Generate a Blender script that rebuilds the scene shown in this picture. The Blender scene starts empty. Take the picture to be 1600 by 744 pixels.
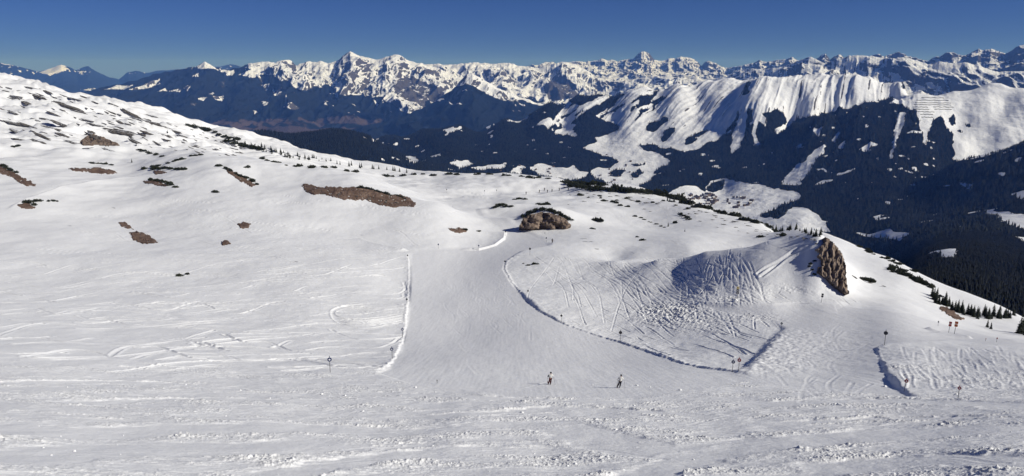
import bpy, bmesh, math, random
import numpy as np
from mathutils import Vector, Matrix, Euler

random.seed(7)
rng = np.random.default_rng(11)
scn = bpy.context.scene
COL = scn.collection

# ------------------------------------------------------------------ camera, sky, sun, exposure
F, CX, CY, PITCH = 1186.0, 800.0, 372.0, math.radians(12.5)
SUN_AZ, SUN_EL = math.radians(105.0), math.radians(32.0)      # clockwise from the view direction (+Y)
cam_d = bpy.data.cameras.new('camera')
cam_d.sensor_width = 36.0
cam_d.lens = 36.0 * F / 1600.0
cam_d.clip_start, cam_d.clip_end = 0.5, 200000.0
cam = bpy.data.objects.new('camera', cam_d)
cam.rotation_euler = (math.pi / 2 - PITCH, 0, 0)
COL.objects.link(cam)
scn.camera = cam

world = bpy.data.worlds.new('World')
scn.world = world
world.use_nodes = True
wn, wl = world.node_tree.nodes, world.node_tree.links
wn.clear()
wo = wn.new('ShaderNodeOutputWorld')
bg = wn.new('ShaderNodeBackground')
bg.inputs['Strength'].default_value = 0.055
sky = wn.new('ShaderNodeTexSky')
sky.sky_type = 'NISHITA'
sky.sun_disc = False
sky.sun_elevation = SUN_EL
sky.sun_rotation = SUN_AZ
sky.altitude = 3000.0
sky.air_density = 0.9
sky.dust_density = 0.0
sky.ozone_density = 6.0
tint = wn.new('ShaderNodeMix')
tint.data_type = 'RGBA'
tint.blend_type = 'MULTIPLY'
tint.inputs['Factor'].default_value = 1.0
tint.inputs['B'].default_value = (0.33, 0.44, 0.82, 1)
wl.new(sky.outputs[0], tint.inputs['A'])
wl.new(tint.outputs['Result'], bg.inputs['Color'])
wl.new(bg.outputs[0], wo.inputs['Surface'])

sun_d = bpy.data.lights.new('sun', 'SUN')
sun_d.energy = 4.5
sun_d.angle = math.radians(0.53)
sun_d.color = (1.0, 0.968, 0.905)
sun = bpy.data.objects.new('sun', sun_d)
sv = Vector((math.sin(SUN_AZ) * math.cos(SUN_EL), math.cos(SUN_AZ) * math.cos(SUN_EL), math.sin(SUN_EL)))
sun.rotation_euler = sv.to_track_quat('Z', 'Y').to_euler()
COL.objects.link(sun)

scn.view_settings.view_transform = 'Standard'
scn.view_settings.look = 'None'
scn.view_settings.exposure = 0.0
scn.view_settings.gamma = 1.0
scn.view_settings.use_curve_mapping = False
scn.render.engine = 'CYCLES'
cy = scn.cycles
cy.max_bounces, cy.diffuse_bounces, cy.glossy_bounces = 4, 3, 1
cy.transmission_bounces, cy.transparent_max_bounces, cy.volume_bounces = 0, 8, 0
cy.use_denoising = True
cy.use_adaptive_sampling = True
cy.adaptive_threshold = 0.008

# ------------------------------------------------------------------ small maths
ct, st = math.cos(PITCH), math.sin(PITCH)

def ray(px, py):
    """A sight line through a point of the view: azimuth and tangent of elevation."""
    px, py = np.asarray(px, float), np.asarray(py, float)
    xc, yc = (px - CX) / F, -(py - CY) / F
    dx, dy, dz = xc, ct + yc * st, -st + yc * ct
    return np.arctan2(dx, dy), dz / np.hypot(dx, dy)

def proj(u, t):
    dx, dy = np.sin(u), np.cos(u)
    dep = dy * ct - t * st
    return CX + F * dx / dep, CY - F * (dy * st + t * ct) / dep

def noise2(x, y, seed=0):
    """Gradient noise, about -0.7..0.7."""
    x = np.asarray(x, np.float32); y = np.asarray(y, np.float32)
    xi, yi = np.floor(x), np.floor(y)
    fx, fy = x - xi, y - yi
    xi, yi = xi.astype(np.int64), yi.astype(np.int64)
    s = np.uint32((seed * 2654435761) & 0xffffffff)
    def g(ix, iy, dx, dy):
        h = (ix.astype(np.uint32) * np.uint32(374761393) + iy.astype(np.uint32) * np.uint32(668265263)) ^ s
        h = (h ^ (h >> np.uint32(13))) * np.uint32(1274126177)
        h = h ^ (h >> np.uint32(16))
        h = h * np.uint32(2246822519)
        h = h ^ (h >> np.uint32(15))
        k = (h & np.uint32(1023)).astype(np.int32)
        return _GX[k] * dx + _GY[k] * dy
    u = fx * fx * fx * (fx * (fx * 6 - 15) + 10)
    v = fy * fy * fy * (fy * (fy * 6 - 15) + 10)
    a = g(xi, yi, fx, fy); b = g(xi + 1, yi, fx - 1, fy)
    c = g(xi, yi + 1, fx, fy - 1); d = g(xi + 1, yi + 1, fx - 1, fy - 1)
    a = a + (b - a) * u
    c = c + (d - c) * u
    return a + (c - a) * v
_ang = np.arange(1024) * (2 * math.pi / 1024)
_GX, _GY = np.cos(_ang).astype(np.float32), np.sin(_ang).astype(np.float32)

def fbm(x, y, octs=4, seed=0, gain=0.5, lac=2.03):
    o, a = 0, 1.0
    for k in range(octs):
        o = o + a * noise2(x, y, seed + 17 * k)
        x, y, a = x * lac + 3.7, y * lac - 1.3, a * gain
    return o

def ridged(x, y, octs=5, seed=0, gain=0.5, lac=2.05):
    o, a, w = 0, 1.0, 1.0
    for k in range(octs):
        n = 1 - np.abs(noise2(x, y, seed + 31 * k)) * 2.2
        n = np.clip(n, 0, 1) ** 2 * w
        w = np.clip(n * 1.6, 0, 1)
        o = o + a * n
        x, y, a = x * lac + 5.1, y * lac + 2.9, a * gain
    return o

def tri(x):
    return np.abs(x - np.floor(x + 0.5)) * 2

def smooth(a, b, x):
    k = np.clip((x - a) / (b - a), 0, 1)
    return k * k * (3 - 2 * k)

def in_poly(px, py, poly):
    """Points inside a polygon; arrays of any shape."""
    poly = np.asarray(poly, float)
    out = np.zeros(px.shape, bool)
    lo, hi = poly.min(0), poly.max(0)
    m = (px >= lo[0]) & (px <= hi[0]) & (py >= lo[1]) & (py <= hi[1])
    x, y = px[m], py[m]
    c = np.zeros(x.shape, bool)
    n = len(poly)
    for i in range(n):
        x0, y0 = poly[i]; x1, y1 = poly[(i + 1) % n]
        if y0 == y1:
            continue
        k = ((y0 > y) != (y1 > y)) & (x < (x1 - x0) * (y - y0) / (y1 - y0) + x0)
        c ^= k
    out[m] = c
    return out

class Spline:
    """Thin-plate surface through surveyed points (azimuth, log distance) -> tangent of elevation."""
    def __init__(self, pts, lam=2e-5, ku=3.0):
        p = np.array(pts, float)
        self.k = ku
        a, b = p[:, 0] * ku, np.log(p[:, 1])
        n = len(p)
        self.a, self.b = a, b
        r2 = (a[:, None] - a) ** 2 + (b[:, None] - b) ** 2
        K = 0.5 * r2 * np.log(r2 + 1e-12) + lam * np.eye(n) * n
        P = np.stack([np.ones(n), a, b], 1)
        A = np.block([[K, P], [P.T, np.zeros((3, 3))]])
        self.w = np.linalg.solve(A, np.concatenate([p[:, 2], np.zeros(3)]))
    def __call__(self, u, r):
        a, b = np.ravel(u) * self.k, np.log(np.ravel(r))
        out = np.empty(a.shape)
        n = len(self.a)
        for i in range(0, len(a), 20000):
            x, y = a[i:i + 20000, None], b[i:i + 20000, None]
            r2 = (x - self.a) ** 2 + (y - self.b) ** 2
            out[i:i + 20000] = (0.5 * r2 * np.log(r2 + 1e-12)) @ self.w[:n] + self.w[n] + x[:, 0] * self.w[n + 1] + y[:, 0] * self.w[n + 2]
        return out.reshape(np.shape(u))

def cubic_up(G, fi, axis):
    G = np.moveaxis(G, axis, 0)
    n = G.shape[0]
    i = np.clip(np.floor(fi).astype(int), 1, n - 3)
    f = (fi - i)[:, None]
    p0, p1, p2, p3 = G[i - 1], G[i], G[i + 1], G[i + 2]
    o = p1 + 0.5 * f * (p2 - p0 + f * (2 * p0 - 5 * p1 + 4 * p2 - p3 + f * (3 * (p1 - p2) + p3 - p0)))
    return np.moveaxis(o, 0, axis)

class Field:
    """A height field on a polar grid round the survey point: rows of distance, columns of azimuth."""
    def __init__(self, u, r):
        self.u, self.r = u, r
        self.U, self.R = np.meshgrid(u, r)
        self.X, self.Y = self.R * np.sin(self.U), self.R * np.cos(self.U)
    def idx(self, u, r):
        fu = (np.asarray(u) - self.u[0]) / (self.u[1] - self.u[0])
        fr = np.interp(np.log(np.maximum(r, 1e-3)), np.log(self.r), np.arange(len(self.r)))
        return fu, fr
    def sample(self, A, u, r):
        fu, fr = self.idx(u, r)
        fu = np.clip(fu, 0, len(self.u) - 1.001); fr = np.clip(fr, 0, len(self.r) - 1.001)
        i, j = fr.astype(int), fu.astype(int)
        a, b = fr - i, fu - j
        return (A[i, j] * (1 - a) * (1 - b) + A[i + 1, j] * a * (1 - b) + A[i, j + 1] * (1 - a) * b + A[i + 1, j + 1] * a * b)
    def z_at(self, x, y):
        return self.sample(self.Z, np.arctan2(x, y), np.hypot(x, y))
    def hit(self, px, py, rmin=0.0):
        """Where the sight line through (px, py) first meets the ground."""
        u, t = ray(px, py)
        rr = self.r[self.r >= rmin]
        tt = self.sample(self.Z, np.full(rr.shape, float(u)), rr) / rr
        k = np.nonzero(tt >= t)[0]
        if len(k) == 0:
            i = int(np.argmax(tt)); r = rr[i]
        else:
            i = k[0]
            if i == 0:
                r = rr[0]
            else:
                a = (t - tt[i - 1]) / (tt[i] - tt[i - 1] + 1e-12)
                r = rr[i - 1] + a * (rr[i] - rr[i - 1])
        return Vector((r * math.sin(u), r * math.cos(u), float(self.sample(self.Z, u, r))))
    def mesh(self, name, mat, attrs=None):
        nr, nu = self.Z.shape
        co = np.stack([self.X, self.Y, self.Z], -1).reshape(-1, 3).astype(np.float32)
        q = (np.arange(nr - 1)[:, None] * nu + np.arange(nu - 1)[None, :]).ravel()
        loops = np.stack([q, q + 1, q + nu + 1, q + nu], 1).astype(np.int32).ravel()
        me = bpy.data.meshes.new(name)
        me.vertices.add(len(co)); me.vertices.foreach_set('co', co.ravel())
        me.loops.add(len(loops)); me.loops.foreach_set('vertex_index', loops)
        nf = len(q)
        me.polygons.add(nf)
        me.polygons.foreach_set('loop_start', np.arange(0, nf * 4, 4, dtype=np.int32))
        me.update(calc_edges=True)
        me.polygons.foreach_set('use_smooth', np.ones(nf, bool))
        for k, v in (attrs or {}).items():
            at = me.attributes.new(k, 'FLOAT', 'POINT')
            at.data.foreach_set('value', np.asarray(v, np.float32).ravel())
        me.materials.append(mat)
        o = bpy.data.objects.new(name, me)
        o['kind'] = 'structure'
        COL.objects.link(o)
        return o

# ------------------------------------------------------------------ materials
def new_mat(name):
    m = bpy.data.materials.new(name)
    m.use_nodes = True
    n = m.node_tree.nodes
    return m, n, m.node_tree.links, n['Principled BSDF']

def nd(n, kind, **kw):
    x = n.new(kind)
    for k, v in kw.items():
        setattr(x, k, v)
    return x

def math_node(n, l, op, a, b=None, clamp=False):
    x = n.new('ShaderNodeMath'); x.operation = op; x.use_clamp = clamp
    for i, v in enumerate((a, b)):
        if v is None: continue
        if isinstance(v, (int, float)): x.inputs[i].default_value = v
        else: l.new(v, x.inputs[i])
    return x.outputs[0]

def noise_node(n, l, vec, scale, detail=4.0, rough=0.55):
    x = n.new('ShaderNodeTexNoise')
    x.inputs['Scale'].default_value = scale
    x.inputs['Detail'].default_value = detail
    x.inputs['Roughness'].default_value = rough
    l.new(vec, x.inputs['Vector'])
    return x.outputs['Fac']

def ramp(n, l, fac, lo, hi):
    x = n.new('ShaderNodeMapRange'); x.interpolation_type = 'SMOOTHSTEP'
    l.new(fac, x.inputs['Value'])
    x.inputs['From Min'].default_value = lo; x.inputs['From Max'].default_value = hi
    return x.outputs['Result']

def mixc(n, l, fac, a, b):
    x = n.new('ShaderNodeMix'); x.data_type = 'RGBA'
    if isinstance(fac, (int, float)): x.inputs['Factor'].default_value = fac
    else: l.new(fac, x.inputs['Factor'])
    for s, v in (('A', a), ('B', b)):
        if isinstance(v, tuple): x.inputs[s].default_value = v + (1,) if len(v) == 3 else v
        else: l.new(v, x.inputs[s])
    return x.outputs['Result']

def bump(n, l, h, dist, strength, bs, prev=None):
    x = n.new('ShaderNodeBump')
    x.inputs['Distance'].default_value = dist
    x.inputs['Strength'].default_value = strength
    l.new(h, x.inputs['Height'])
    if prev is not None: l.new(prev, x.inputs['Normal'])
    if bs is not None: l.new(x.outputs[0], bs.inputs['Normal'])
    return x.outputs[0]

SNOW = (0.79, 0.81, 0.86)
def snow_material():
    m, n, l, bs = new_mat('snow')
    pos = n.new('ShaderNodeNewGeometry').outputs['Position']
    big = noise_node(n, l, pos, 0.05, 3)
    at = n.new('ShaderNodeAttribute'); at.attribute_name = 'groomed'
    c = mixc(n, l, big, (0.81, 0.815, 0.815), (0.855, 0.86, 0.86))
    c = mixc(n, l, at.outputs['Fac'], c, (0.75, 0.755, 0.765))       # packed, older snow of the groomed runs
    l.new(c, bs.inputs['Base Color'])
    bs.inputs['Roughness'].default_value = 0.6
    bs.inputs['Specular IOR Level'].default_value = 0.25
    b1 = bump(n, l, noise_node(n, l, pos, 2.2, 5, 0.65), 0.10, 0.55, None)
    ar = n.new('ShaderNodeAttribute'); ar.attribute_name = 'churned'
    crumb = math_node(n, l, 'MULTIPLY', ramp(n, l, noise_node(n, l, pos, 3.4, 5, 0.7), .42, .72), ar.outputs['Fac'])
    b1 = bump(n, l, crumb, 0.12, 0.42, None, b1)
    bump(n, l, noise_node(n, l, pos, 0.45, 4, 0.6), 0.30, 0.45, bs, b1)
    return m

def alpine_material(name, forest_col, rock_col, steep, fnoise, rnoise, brown=None, soft=0.04, rmix=2.2, lean=-30):
    """Snow, bare rock on steep ground, forest where the survey has it."""
    m, n, l, bs = new_mat(name)
    g = n.new('ShaderNodeNewGeometry')
    pos = g.outputs['Position']
    sep = n.new('ShaderNodeSeparateXYZ'); l.new(g.outputs['Normal'], sep.inputs[0])
    at = n.new('ShaderNodeAttribute'); at.attribute_name = 'forest'
    ar = n.new('ShaderNodeAttribute'); ar.attribute_name = 'rock'
    nf = noise_node(n, l, pos, fnoise, 5, 0.7)
    mp = n.new('ShaderNodeMapping')                         # strata and couloirs follow the fall line
    mp.inputs['Rotation'].default_value = (0, math.radians(lean), 0)
    mp.inputs['Scale'].default_value = (1.0, 0.45, 0.30)
    l.new(pos, mp.inputs[0])
    nr_ = noise_node(n, l, mp.outputs[0], rnoise, 7, 0.72)
    nf2 = math_node(n, l, 'MULTIPLY', math_node(n, l, 'SUBTRACT', nf, 0.5), 1.1)
    fo = ramp(n, l, math_node(n, l, 'ADD', at.outputs['Fac'], nf2), 0.5 - soft, 0.5 + soft)
    # rock: steep and rough
    k = math_node(n, l, 'SUBTRACT', steep, sep.outputs['Z'])
    k = math_node(n, l, 'ADD', math_node(n, l, 'MULTIPLY', k, 2.2), math_node(n, l, 'MULTIPLY', math_node(n, l, 'SUBTRACT', nr_, 0.5), rmix))
    k = math_node(n, l, 'ADD', k, ar.outputs['Fac'])
    rk = ramp(n, l, k, -0.03, 0.09)
    rc = mixc(n, l, nr_, tuple(0.6 * v for v in rock_col), tuple(1.35 * v for v in rock_col))
    c = mixc(n, l, rk, SNOW, rc)
    fc = mixc(n, l, nf, tuple(0.6 * v for v in forest_col), tuple(1.4 * v for v in forest_col))
    c = mixc(n, l, fo, c, fc)
    if brown:
        ab = n.new('ShaderNodeAttribute'); ab.attribute_name = 'meadow'
        bk = ramp(n, l, math_node(n, l, 'ADD', ab.outputs['Fac'], nf2), 0.42, 0.58)
        c = mixc(n, l, bk, c, brown)
    l.new(c, bs.inputs['Base Color'])
    bs.inputs['Roughness'].default_value = 0.85
    bs.inputs['Specular IOR Level'].default_value = 0.0
    b1 = bump(n, l, nr_, 0.25 / rnoise, 0.35, None)
    bump(n, l, nf, 0.3 / fnoise, 0.5, bs, b1)
    return m
# ------------------------------------------------------------------ the near snow slopes
def fg_points():
    P = []
    def v(px, py, r):                       # seen point
        u, t = ray(px, py); P.append((float(u), r, float(t)))
    def hdn(px, py0, r, z):                 # hidden point
        u, _ = ray(px, py0); P.append((float(u), r, z / r))
    # foot of the frame, all across
    for x in (-60, 150, 400, 720, 1000, 1250, 1450, 1660):
        v(x, 744, 40); v(x, 700, 50); v(x, 650, 68)
        hdn(x, 744, 20, -12.4); hdn(x, 744, 9, -6.2)
    for x in (-60, 150, 400, 720, 1000, 1200): v(x, 620, 85); v(x, 600, 98)
    for y, r in ((580, 112), (558, 130), (525, 167), (500, 190), (475, 212), (450, 245), (425, 282), (398, 325)): v(720, y, r)
    for y, r in ((378, 362), (355, 420)): v(800, y, r)
    # left snowfield and hillside
    for x in (-80, 60):
        for y, r in ((560, 120), (500, 178), (450, 235), (400, 300), (350, 380), (300, 480), (250, 620), (210, 790), (170, 1000)): v(x, y, r)
    for y, r in ((560, 124), (520, 160), (475, 205), (430, 258), (390, 315), (350, 385), (310, 460), (270, 560), (235, 690), (205, 860)): v(220, y, r)
    for y, r in ((560, 128), (520, 163), (475, 205), (430, 250), (390, 305), (350, 370), (310, 440), (275, 510), (248, 570)): v(400, y, r)
    hdn(400, 248, 640, -72); v(400, 240, 760); v(400, 225, 950)
    for y, r in ((560, 130), (520, 166), (475, 207), (430, 250), (395, 305), (360, 365), (325, 415), (300, 450), (280, 490), (272, 515)): v(560, y, r)
    hdn(560, 272, 600, -82); v(560, 268, 760)
    for y, r in ((390, 330), (365, 365), (345, 395), (326, 430), (318, 450)): v(690, y, r)
    hdn(690, 318, 510, -92); v(690, 311, 570); v(690, 292, 660); v(690, 278, 770)
    v(320, 243, 570); v(320, 236, 700); v(320, 215, 950)
    # hill crest on the left and beyond it
    for x, y, r in ((-80, 104, 1330), (0, 122, 1310), (60, 136, 1290), (120, 155, 1270), (220, 172, 1230), (320, 196, 1180), (400, 215, 1120), (500, 244, 1030), (600, 263, 960), (700, 272, 900), (800, 276, 840), (900, 285, 760), (1000, 298, 690), (1100, 324, 560), (1200, 355, 450)):
        v(x, y, r)
        u, t = ray(x, y)
        P.append((float(u), r * 1.14, float(t) - 0.030)); P.append((float(u), r * 1.45, float(t) - 0.13)); P.append((float(u), r * 2.1, float(t) - 0.26))
    # middle: far piste, shelf round the rock
    for x, y, r in ((760, 330, 500), (760, 310, 570), (760, 295, 640), (820, 300, 620), (880, 300, 640), (850, 330, 470), (850, 358, 405), (900, 320, 510), (930, 360, 395), (930, 385, 335), (1000, 330, 500), (1000, 365, 390), (1000, 395, 315), (1080, 350, 430), (1080, 385, 320), (1150, 365, 390)): v(x, y, r)
    # bowl: rim, slope, floor
    for x, y, r in ((800, 412, 290), (870, 393, 312), (960, 405, 282), (1030, 404, 266), (1100, 393, 250), (1150, 388, 240), (1200, 379, 233), (1245, 372, 228), (1286, 368, 222)): v(x, y, r)
    u, t = ray(960, 405); P.append((float(u), 298, float(t) - 0.004))
    u, t = ray(1030, 404); P.append((float(u), 285, float(t) - 0.006))
    u, t = ray(1100, 393); P.append((float(u), 272, float(t) - 0.010))
    u, t = ray(1150, 388); P.append((float(u), 262, float(t) - 0.014))
    u, t = ray(1200, 379); P.append((float(u), 258, float(t) - 0.018)); P.append((float(u), 330, float(t) - 0.008))
    for x, y, r in ((1200, 361, 420), (1250, 365, 400), (1286, 371, 380)): v(x, y, r)
    u, t = ray(1245, 372); P.append((float(u), 262, float(t) - 0.016)); P.append((float(u), 440, float(t) - 0.02)); P.append((float(u), 560, float(t) - 0.09)); P.append((float(u), 800, float(t) - 0.2))
    for x, y, r in ((850, 430, 262), (850, 470, 214), (850, 489, 196), (850, 520, 166), (850, 560, 130), (960, 425, 262), (960, 450, 234), (960, 480, 206), (960, 520, 173), (960, 535, 158), (960, 560, 135),
                    (1060, 425, 240), (1060, 450, 218), (1060, 475, 200), (1060, 500, 180), (1060, 540, 150), (1060, 575, 117), (1140, 410, 224), (1140, 435, 211), (1140, 460, 199), (1140, 480, 186), (1140, 520, 158), (1140, 560, 127), (1140, 580, 112),
                    (1210, 410, 215), (1210, 435, 205.5), (1210, 460, 198), (1210, 480, 184), (1210, 515, 158), (1210, 545, 135), (1210, 580, 112)): v(x, y, r)
    # mound with the cliff, saddle piste and right slope
    for x, y, r in ((1250, 400, 216.5), (1250, 430, 207), (1250, 460, 198), (1288, 400, 214), (1288, 430, 206), (1288, 460, 199), (1288, 482, 184), (1288, 510, 160), (1288, 545, 136), (1288, 580, 113)): v(x, y, r)
    u, t = ray(1288, 369); P.append((float(u), 250, float(t) - 0.008)); P.append((float(u), 300, float(t) - 0.010)); P.append((float(u), 500, float(t) - 0.08)); P.append((float(u), 800, float(t) - 0.2))
    for x, y, r in ((1315, 374, 350), (1318, 400, 290), (1322, 440, 226)): v(x, y, r)
    for x, y, r in ((1335, 380, 330), (1345, 420, 268), (1345, 460, 212), (1345, 480, 190), (1345, 510, 160), (1345, 545, 135), (1400, 408, 318), (1400, 440, 252), (1400, 470, 208), (1400, 490, 178), (1400, 515, 153), (1400, 600, 98), (1400, 575, 110),
                    (1480, 450, 290), (1480, 475, 240), (1480, 500, 195), (1480, 520, 165), (1480, 533, 144), (1480, 575, 112), (1480, 610, 92), (1545, 475, 280), (1545, 500, 225), (1545, 520, 180), (1545, 535, 145), (1600, 500, 262), (1600, 525, 190), (1600, 538, 145), (1600, 575, 110), (1600, 612, 90), (1660, 530, 230), (1660, 545, 150), (1660, 612, 88)): v(x, y, r)
    for x, y, r in ((1335, 378, 345), (1400, 404, 330), (1480, 446, 305), (1545, 473, 295), (1600, 497, 280), (1680, 530, 262)):
        u, t = ray(x, y)
        P.append((float(u), r * 1.16, float(t) - 0.05)); P.append((float(u), r * 1.6, float(t) - 0.16)); P.append((float(u), r * 2.4, float(t) - 0.26)); P.append((float(u), r * 4.5, float(t) - 0.32))
    return P

def r_grid(*segs):
    """Distances growing by a fixed ratio in each stretch."""
    out = [segs[0]]
    for hi, step in segs[1:]:
        while out[-1] < hi:
            out.append(out[-1] * (1 + step))
    return np.array(out)

UW = math.radians(51.0)
fg = Field(np.linspace(-UW, UW, 1820), r_grid(7.0, (36, 0.008), (118, 0.0019), (300, 0.0023), (520, 0.0030), (1500, 0.0042), (2600, 0.02)))
cu, cr = np.linspace(-UW * 1.03, UW * 1.03, 184), np.exp(np.linspace(math.log(6.0), math.log(2800), 240))
CU, CR = np.meshgrid(cu, cr)
T = Spline(fg_points(), 3e-6)(CU, CR)
fr_ = (np.log(fg.r) - math.log(6.0)) / (math.log(2800) - math.log(6.0)) * 239
fu_ = (fg.u - cu[0]) / (cu[1] - cu[0])
T = cubic_up(cubic_up(T, fr_, 0), fu_, 1)
fg.Z = T * fg.R
fg.Z0 = fg.Z.copy()
fgPX, fgPY = proj(fg.U, T)

def ground_line(pts, step=4.0):
    """Surveyed line on the base slope, as ground coordinates with a point every few pixels."""
    out = []
    Zk = fg.Z
    fg.Z = fg.Z0
    for (x0, y0), (x1, y1) in zip(pts[:-1], pts[1:]):
        n = max(1, int(math.hypot(x1 - x0, y1 - y0) / step))
        for k in range(n):
            a = k / n
            out.append(fg.hit(x0 + a * (x1 - x0), y0 + a * (y1 - y0))[:2])
    out.append(fg.hit(*pts[-1])[:2])
    fg.Z = Zk
    return np.array(out)

def line_dist(line, reach):
    """Signed distance on the ground to a line (positive to its left), where it is under reach."""
    lo, hi = line.min(0) - reach, line.max(0) + reach
    m = (fg.X > lo[0]) & (fg.X < hi[0]) & (fg.Y > lo[1]) & (fg.Y < hi[1])
    x, y = fg.X[m], fg.Y[m]
    best = np.full(x.shape, 1e9); sgn = np.ones(x.shape); frac = np.zeros(x.shape)
    seg = np.concatenate([[0], np.cumsum(np.hypot(*np.diff(line, axis=0).T))]); seg /= seg[-1]
    for i, ((ax, ay), (bx, by)) in enumerate(zip(line[:-1], line[1:])):
        dx, dy = bx - ax, by - ay
        L = dx * dx + dy * dy + 1e-9
        k = np.clip(((x - ax) * dx + (y - ay) * dy) / L, 0, 1)
        ex, ey = x - ax - k * dx, y - ay - k * dy
        d = np.hypot(ex, ey)
        c = dx * (y - ay) - dy * (x - ax)
        b = d < best
        best[b] = d[b]; sgn[b] = np.sign(c[b]); frac[b] = (seg[i] + k * (seg[i + 1] - seg[i]))[b]
    return m, best * sgn, best, frac

def sweep(pts, n=26, wob=1.5):
    """A smooth track through a few sighted points, onto the ground."""
    pts = np.array(pts, float)
    s = np.linspace(0, len(pts) - 1, n)
    i = np.clip(s.astype(int), 0, len(pts) - 2)
    f = (s - i)[:, None]
    p = np.vstack([2 * pts[0] - pts[1], pts, 2 * pts[-1] - pts[-2]])
    a, b, c, d = p[i], p[i + 1], p[i + 2], p[i + 3]
    q = b + 0.5 * f * (c - a + f * (2 * a - 5 * b + 4 * c - d + f * (3 * (b - c) + d - a)))
    q[:, 1] += wob * np.sin(np.linspace(0, 9, n) + random.random() * 6) * random.random()
    Zk = fg.Z; fg.Z = fg.Z0
    out = np.array([fg.hit(max(-120, min(1720, x)), min(y, 760))[:2] for x, y in q])
    fg.Z = Zk
    return out

# undulation of the untouched snow
PISTE = [(640, 394), (640, 430), (638, 480), (634, 515), (627, 545), (607, 577), (590, 584), (640, 600), (800, 622), (1000, 622), (1140, 602), (1185, 588), (1145, 581), (1080, 572), (1030, 556), (980, 539), (930, 524),
         (880, 506), (845, 488), (820, 466), (800, 441), (788, 420), (791, 408), (815, 394), (860, 384), (848, 372), (820, 362), (800, 352), (770, 338), (735, 322), (760, 342), (782, 356), (791, 366), (788, 374), (774, 384), (748, 391), (700, 389)]
SADDLE = [(1080, 478), (1150, 482), (1200, 478), (1290, 478), (1350, 483), (1420, 490), (1480, 508), (1600, 538), (1640, 545), (1480, 532), (1385, 538), (1370, 548), (1382, 578), (1405, 612), (1430, 622), (1300, 612), (1180, 600), (1150, 590), (1190, 552), (1224, 513), (1205, 502), (1150, 492)]
gro = (in_poly(fgPX, fgPY, PISTE) | in_poly(fgPX, fgPY, SADDLE)).astype(np.float32)
def blur(a, k):
    for ax in (0, 1):
        c = np.cumsum(np.pad(a, [(k + 1, k) if i == ax else (0, 0) for i in (0, 1)], mode='edge'), axis=ax)
        n = a.shape[ax]
        a = (np.take(c, range(2 * k + 1, 2 * k + 1 + n), ax) - np.take(c, range(0, n), ax)) / (2 * k + 1)
    return a
gro = blur(gro, 3)
off = 1 - gro
X, Y, R = fg.X, fg.Y, fg.R
near = 1 - smooth(300, 900, R)
dz = off * (0.55 * fbm(X / 34, Y / 34, 3, 1) + 0.16 * fbm(X / 7, Y / 11, 3, 2))
dz += smooth(330, 700, R) * 5.6 * fbm(X / 75, Y / 95, 4, 5)
dz += off * smooth(150, 260, R) * smooth(900, 400, R) * 2.1 * fbm(X / 60, Y / 75, 2, 6)
# rock steps of the left hillside: short ledges running down to the right
hill = smooth(560, 800, R) * smooth(620, 350, fgPX)
dz += hill * 7.0 * (ridged((X + 0.6 * Y) / 150, (Y - 0.3 * X) / 42, 4, 8) - 0.7)
# piste edges: lines where the groomed snow is cut below (or built above) the loose snow
def bank(pts, h, width, sharp=0.25, rough=0.25, taper=0.08):
    """Raises the ground on the left of the line by h at the line, fading over width and at its ends."""
    global dz
    ln = ground_line(pts)
    m, d, a, f = line_dist(ln, width * 3)
    x, y = X[m], Y[m]
    d = d + rough * 2.0 * fbm(x / 2.2, y / 2.2, 3, 21)
    end = smooth(0, taper, f) * smooth(1, 1 - taper, f)
    dz[m] += end * h * smooth(-sharp, sharp, d) * np.exp(-np.maximum(d, 0) / width) * (1 + rough * 1.4 * fbm(x / 1.3, y / 1.3, 2, 22))
EDGE_L = [(636, 396), (639, 410), (639, 430), (638, 455), (637, 480), (634, 510), (630, 530), (622, 551), (609, 571), (598, 579), (575, 582), (545, 582), (518, 584)]
EDGE_R = [(1145, 581), (1100, 576), (1060, 566), (1030, 556), (980, 539), (930, 524), (880, 506), (845, 488), (820, 466), (800, 441), (788, 420), (791, 408), (815, 395)]
bank(EDGE_L[::-1], 0.34, 1.8, 0.22, 0.22)
bank(([(1185, 590), (1165, 586)] + EDGE_R)[::-1], 0.4, 4.0, 0.35, 0.3, 0.05)
bank([(791, 363), (788, 374), (774, 384), (748, 391), (716, 390)][::-1], 1.2, 4.0, 0.6, 0.08)
bank([(640, 392), (610, 384), (585, 378), (560, 370)], 1.0, 5.0, 0.6, 0.08)
bank([(1230, 506), (1224, 514), (1210, 530), (1190, 552), (1165, 577), (1145, 596)], 0.75, 8.0, 1.5, 0.3, 0.3)
bank([(1425, 622), (1405, 608), (1392, 594), (1383, 578), (1374, 560), (1369, 546), (1378, 540), (1395, 536)][::-1], 0.32, 18.0, 0.35, 0.15, 0.10)
bank([(1520, 530), (1495, 524), (1460, 516), (1440, 513)], 0.6, 5.0, 0.5, 0.08)
bank([(1330, 476), (1300, 471), (1260, 473), (1200, 478), (1150, 477), (1085, 475)], 0.7, 4.0, 0.5, 0.08)
bank([(940, 296), (880, 303), (800, 305), (700, 300)][::-1], 0.9, 5.0, 0.9, 0.08)
bank([(900, 309), (800, 311), (680, 308)][::-1], 0.9, 5.0, 0.9, 0.08)
bank([(735, 286), (700, 288), (640, 284)][::-1], 0.9, 5.0, 0.9, 0.08)
# long wind crest on the far left
bank([(8, 332), (20, 325), (60, 308), (110, 294), (170, 285), (215, 276), (258, 266)][::-1], 1.8, 12.0, 1.0, 0.02, 0.2)

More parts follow.
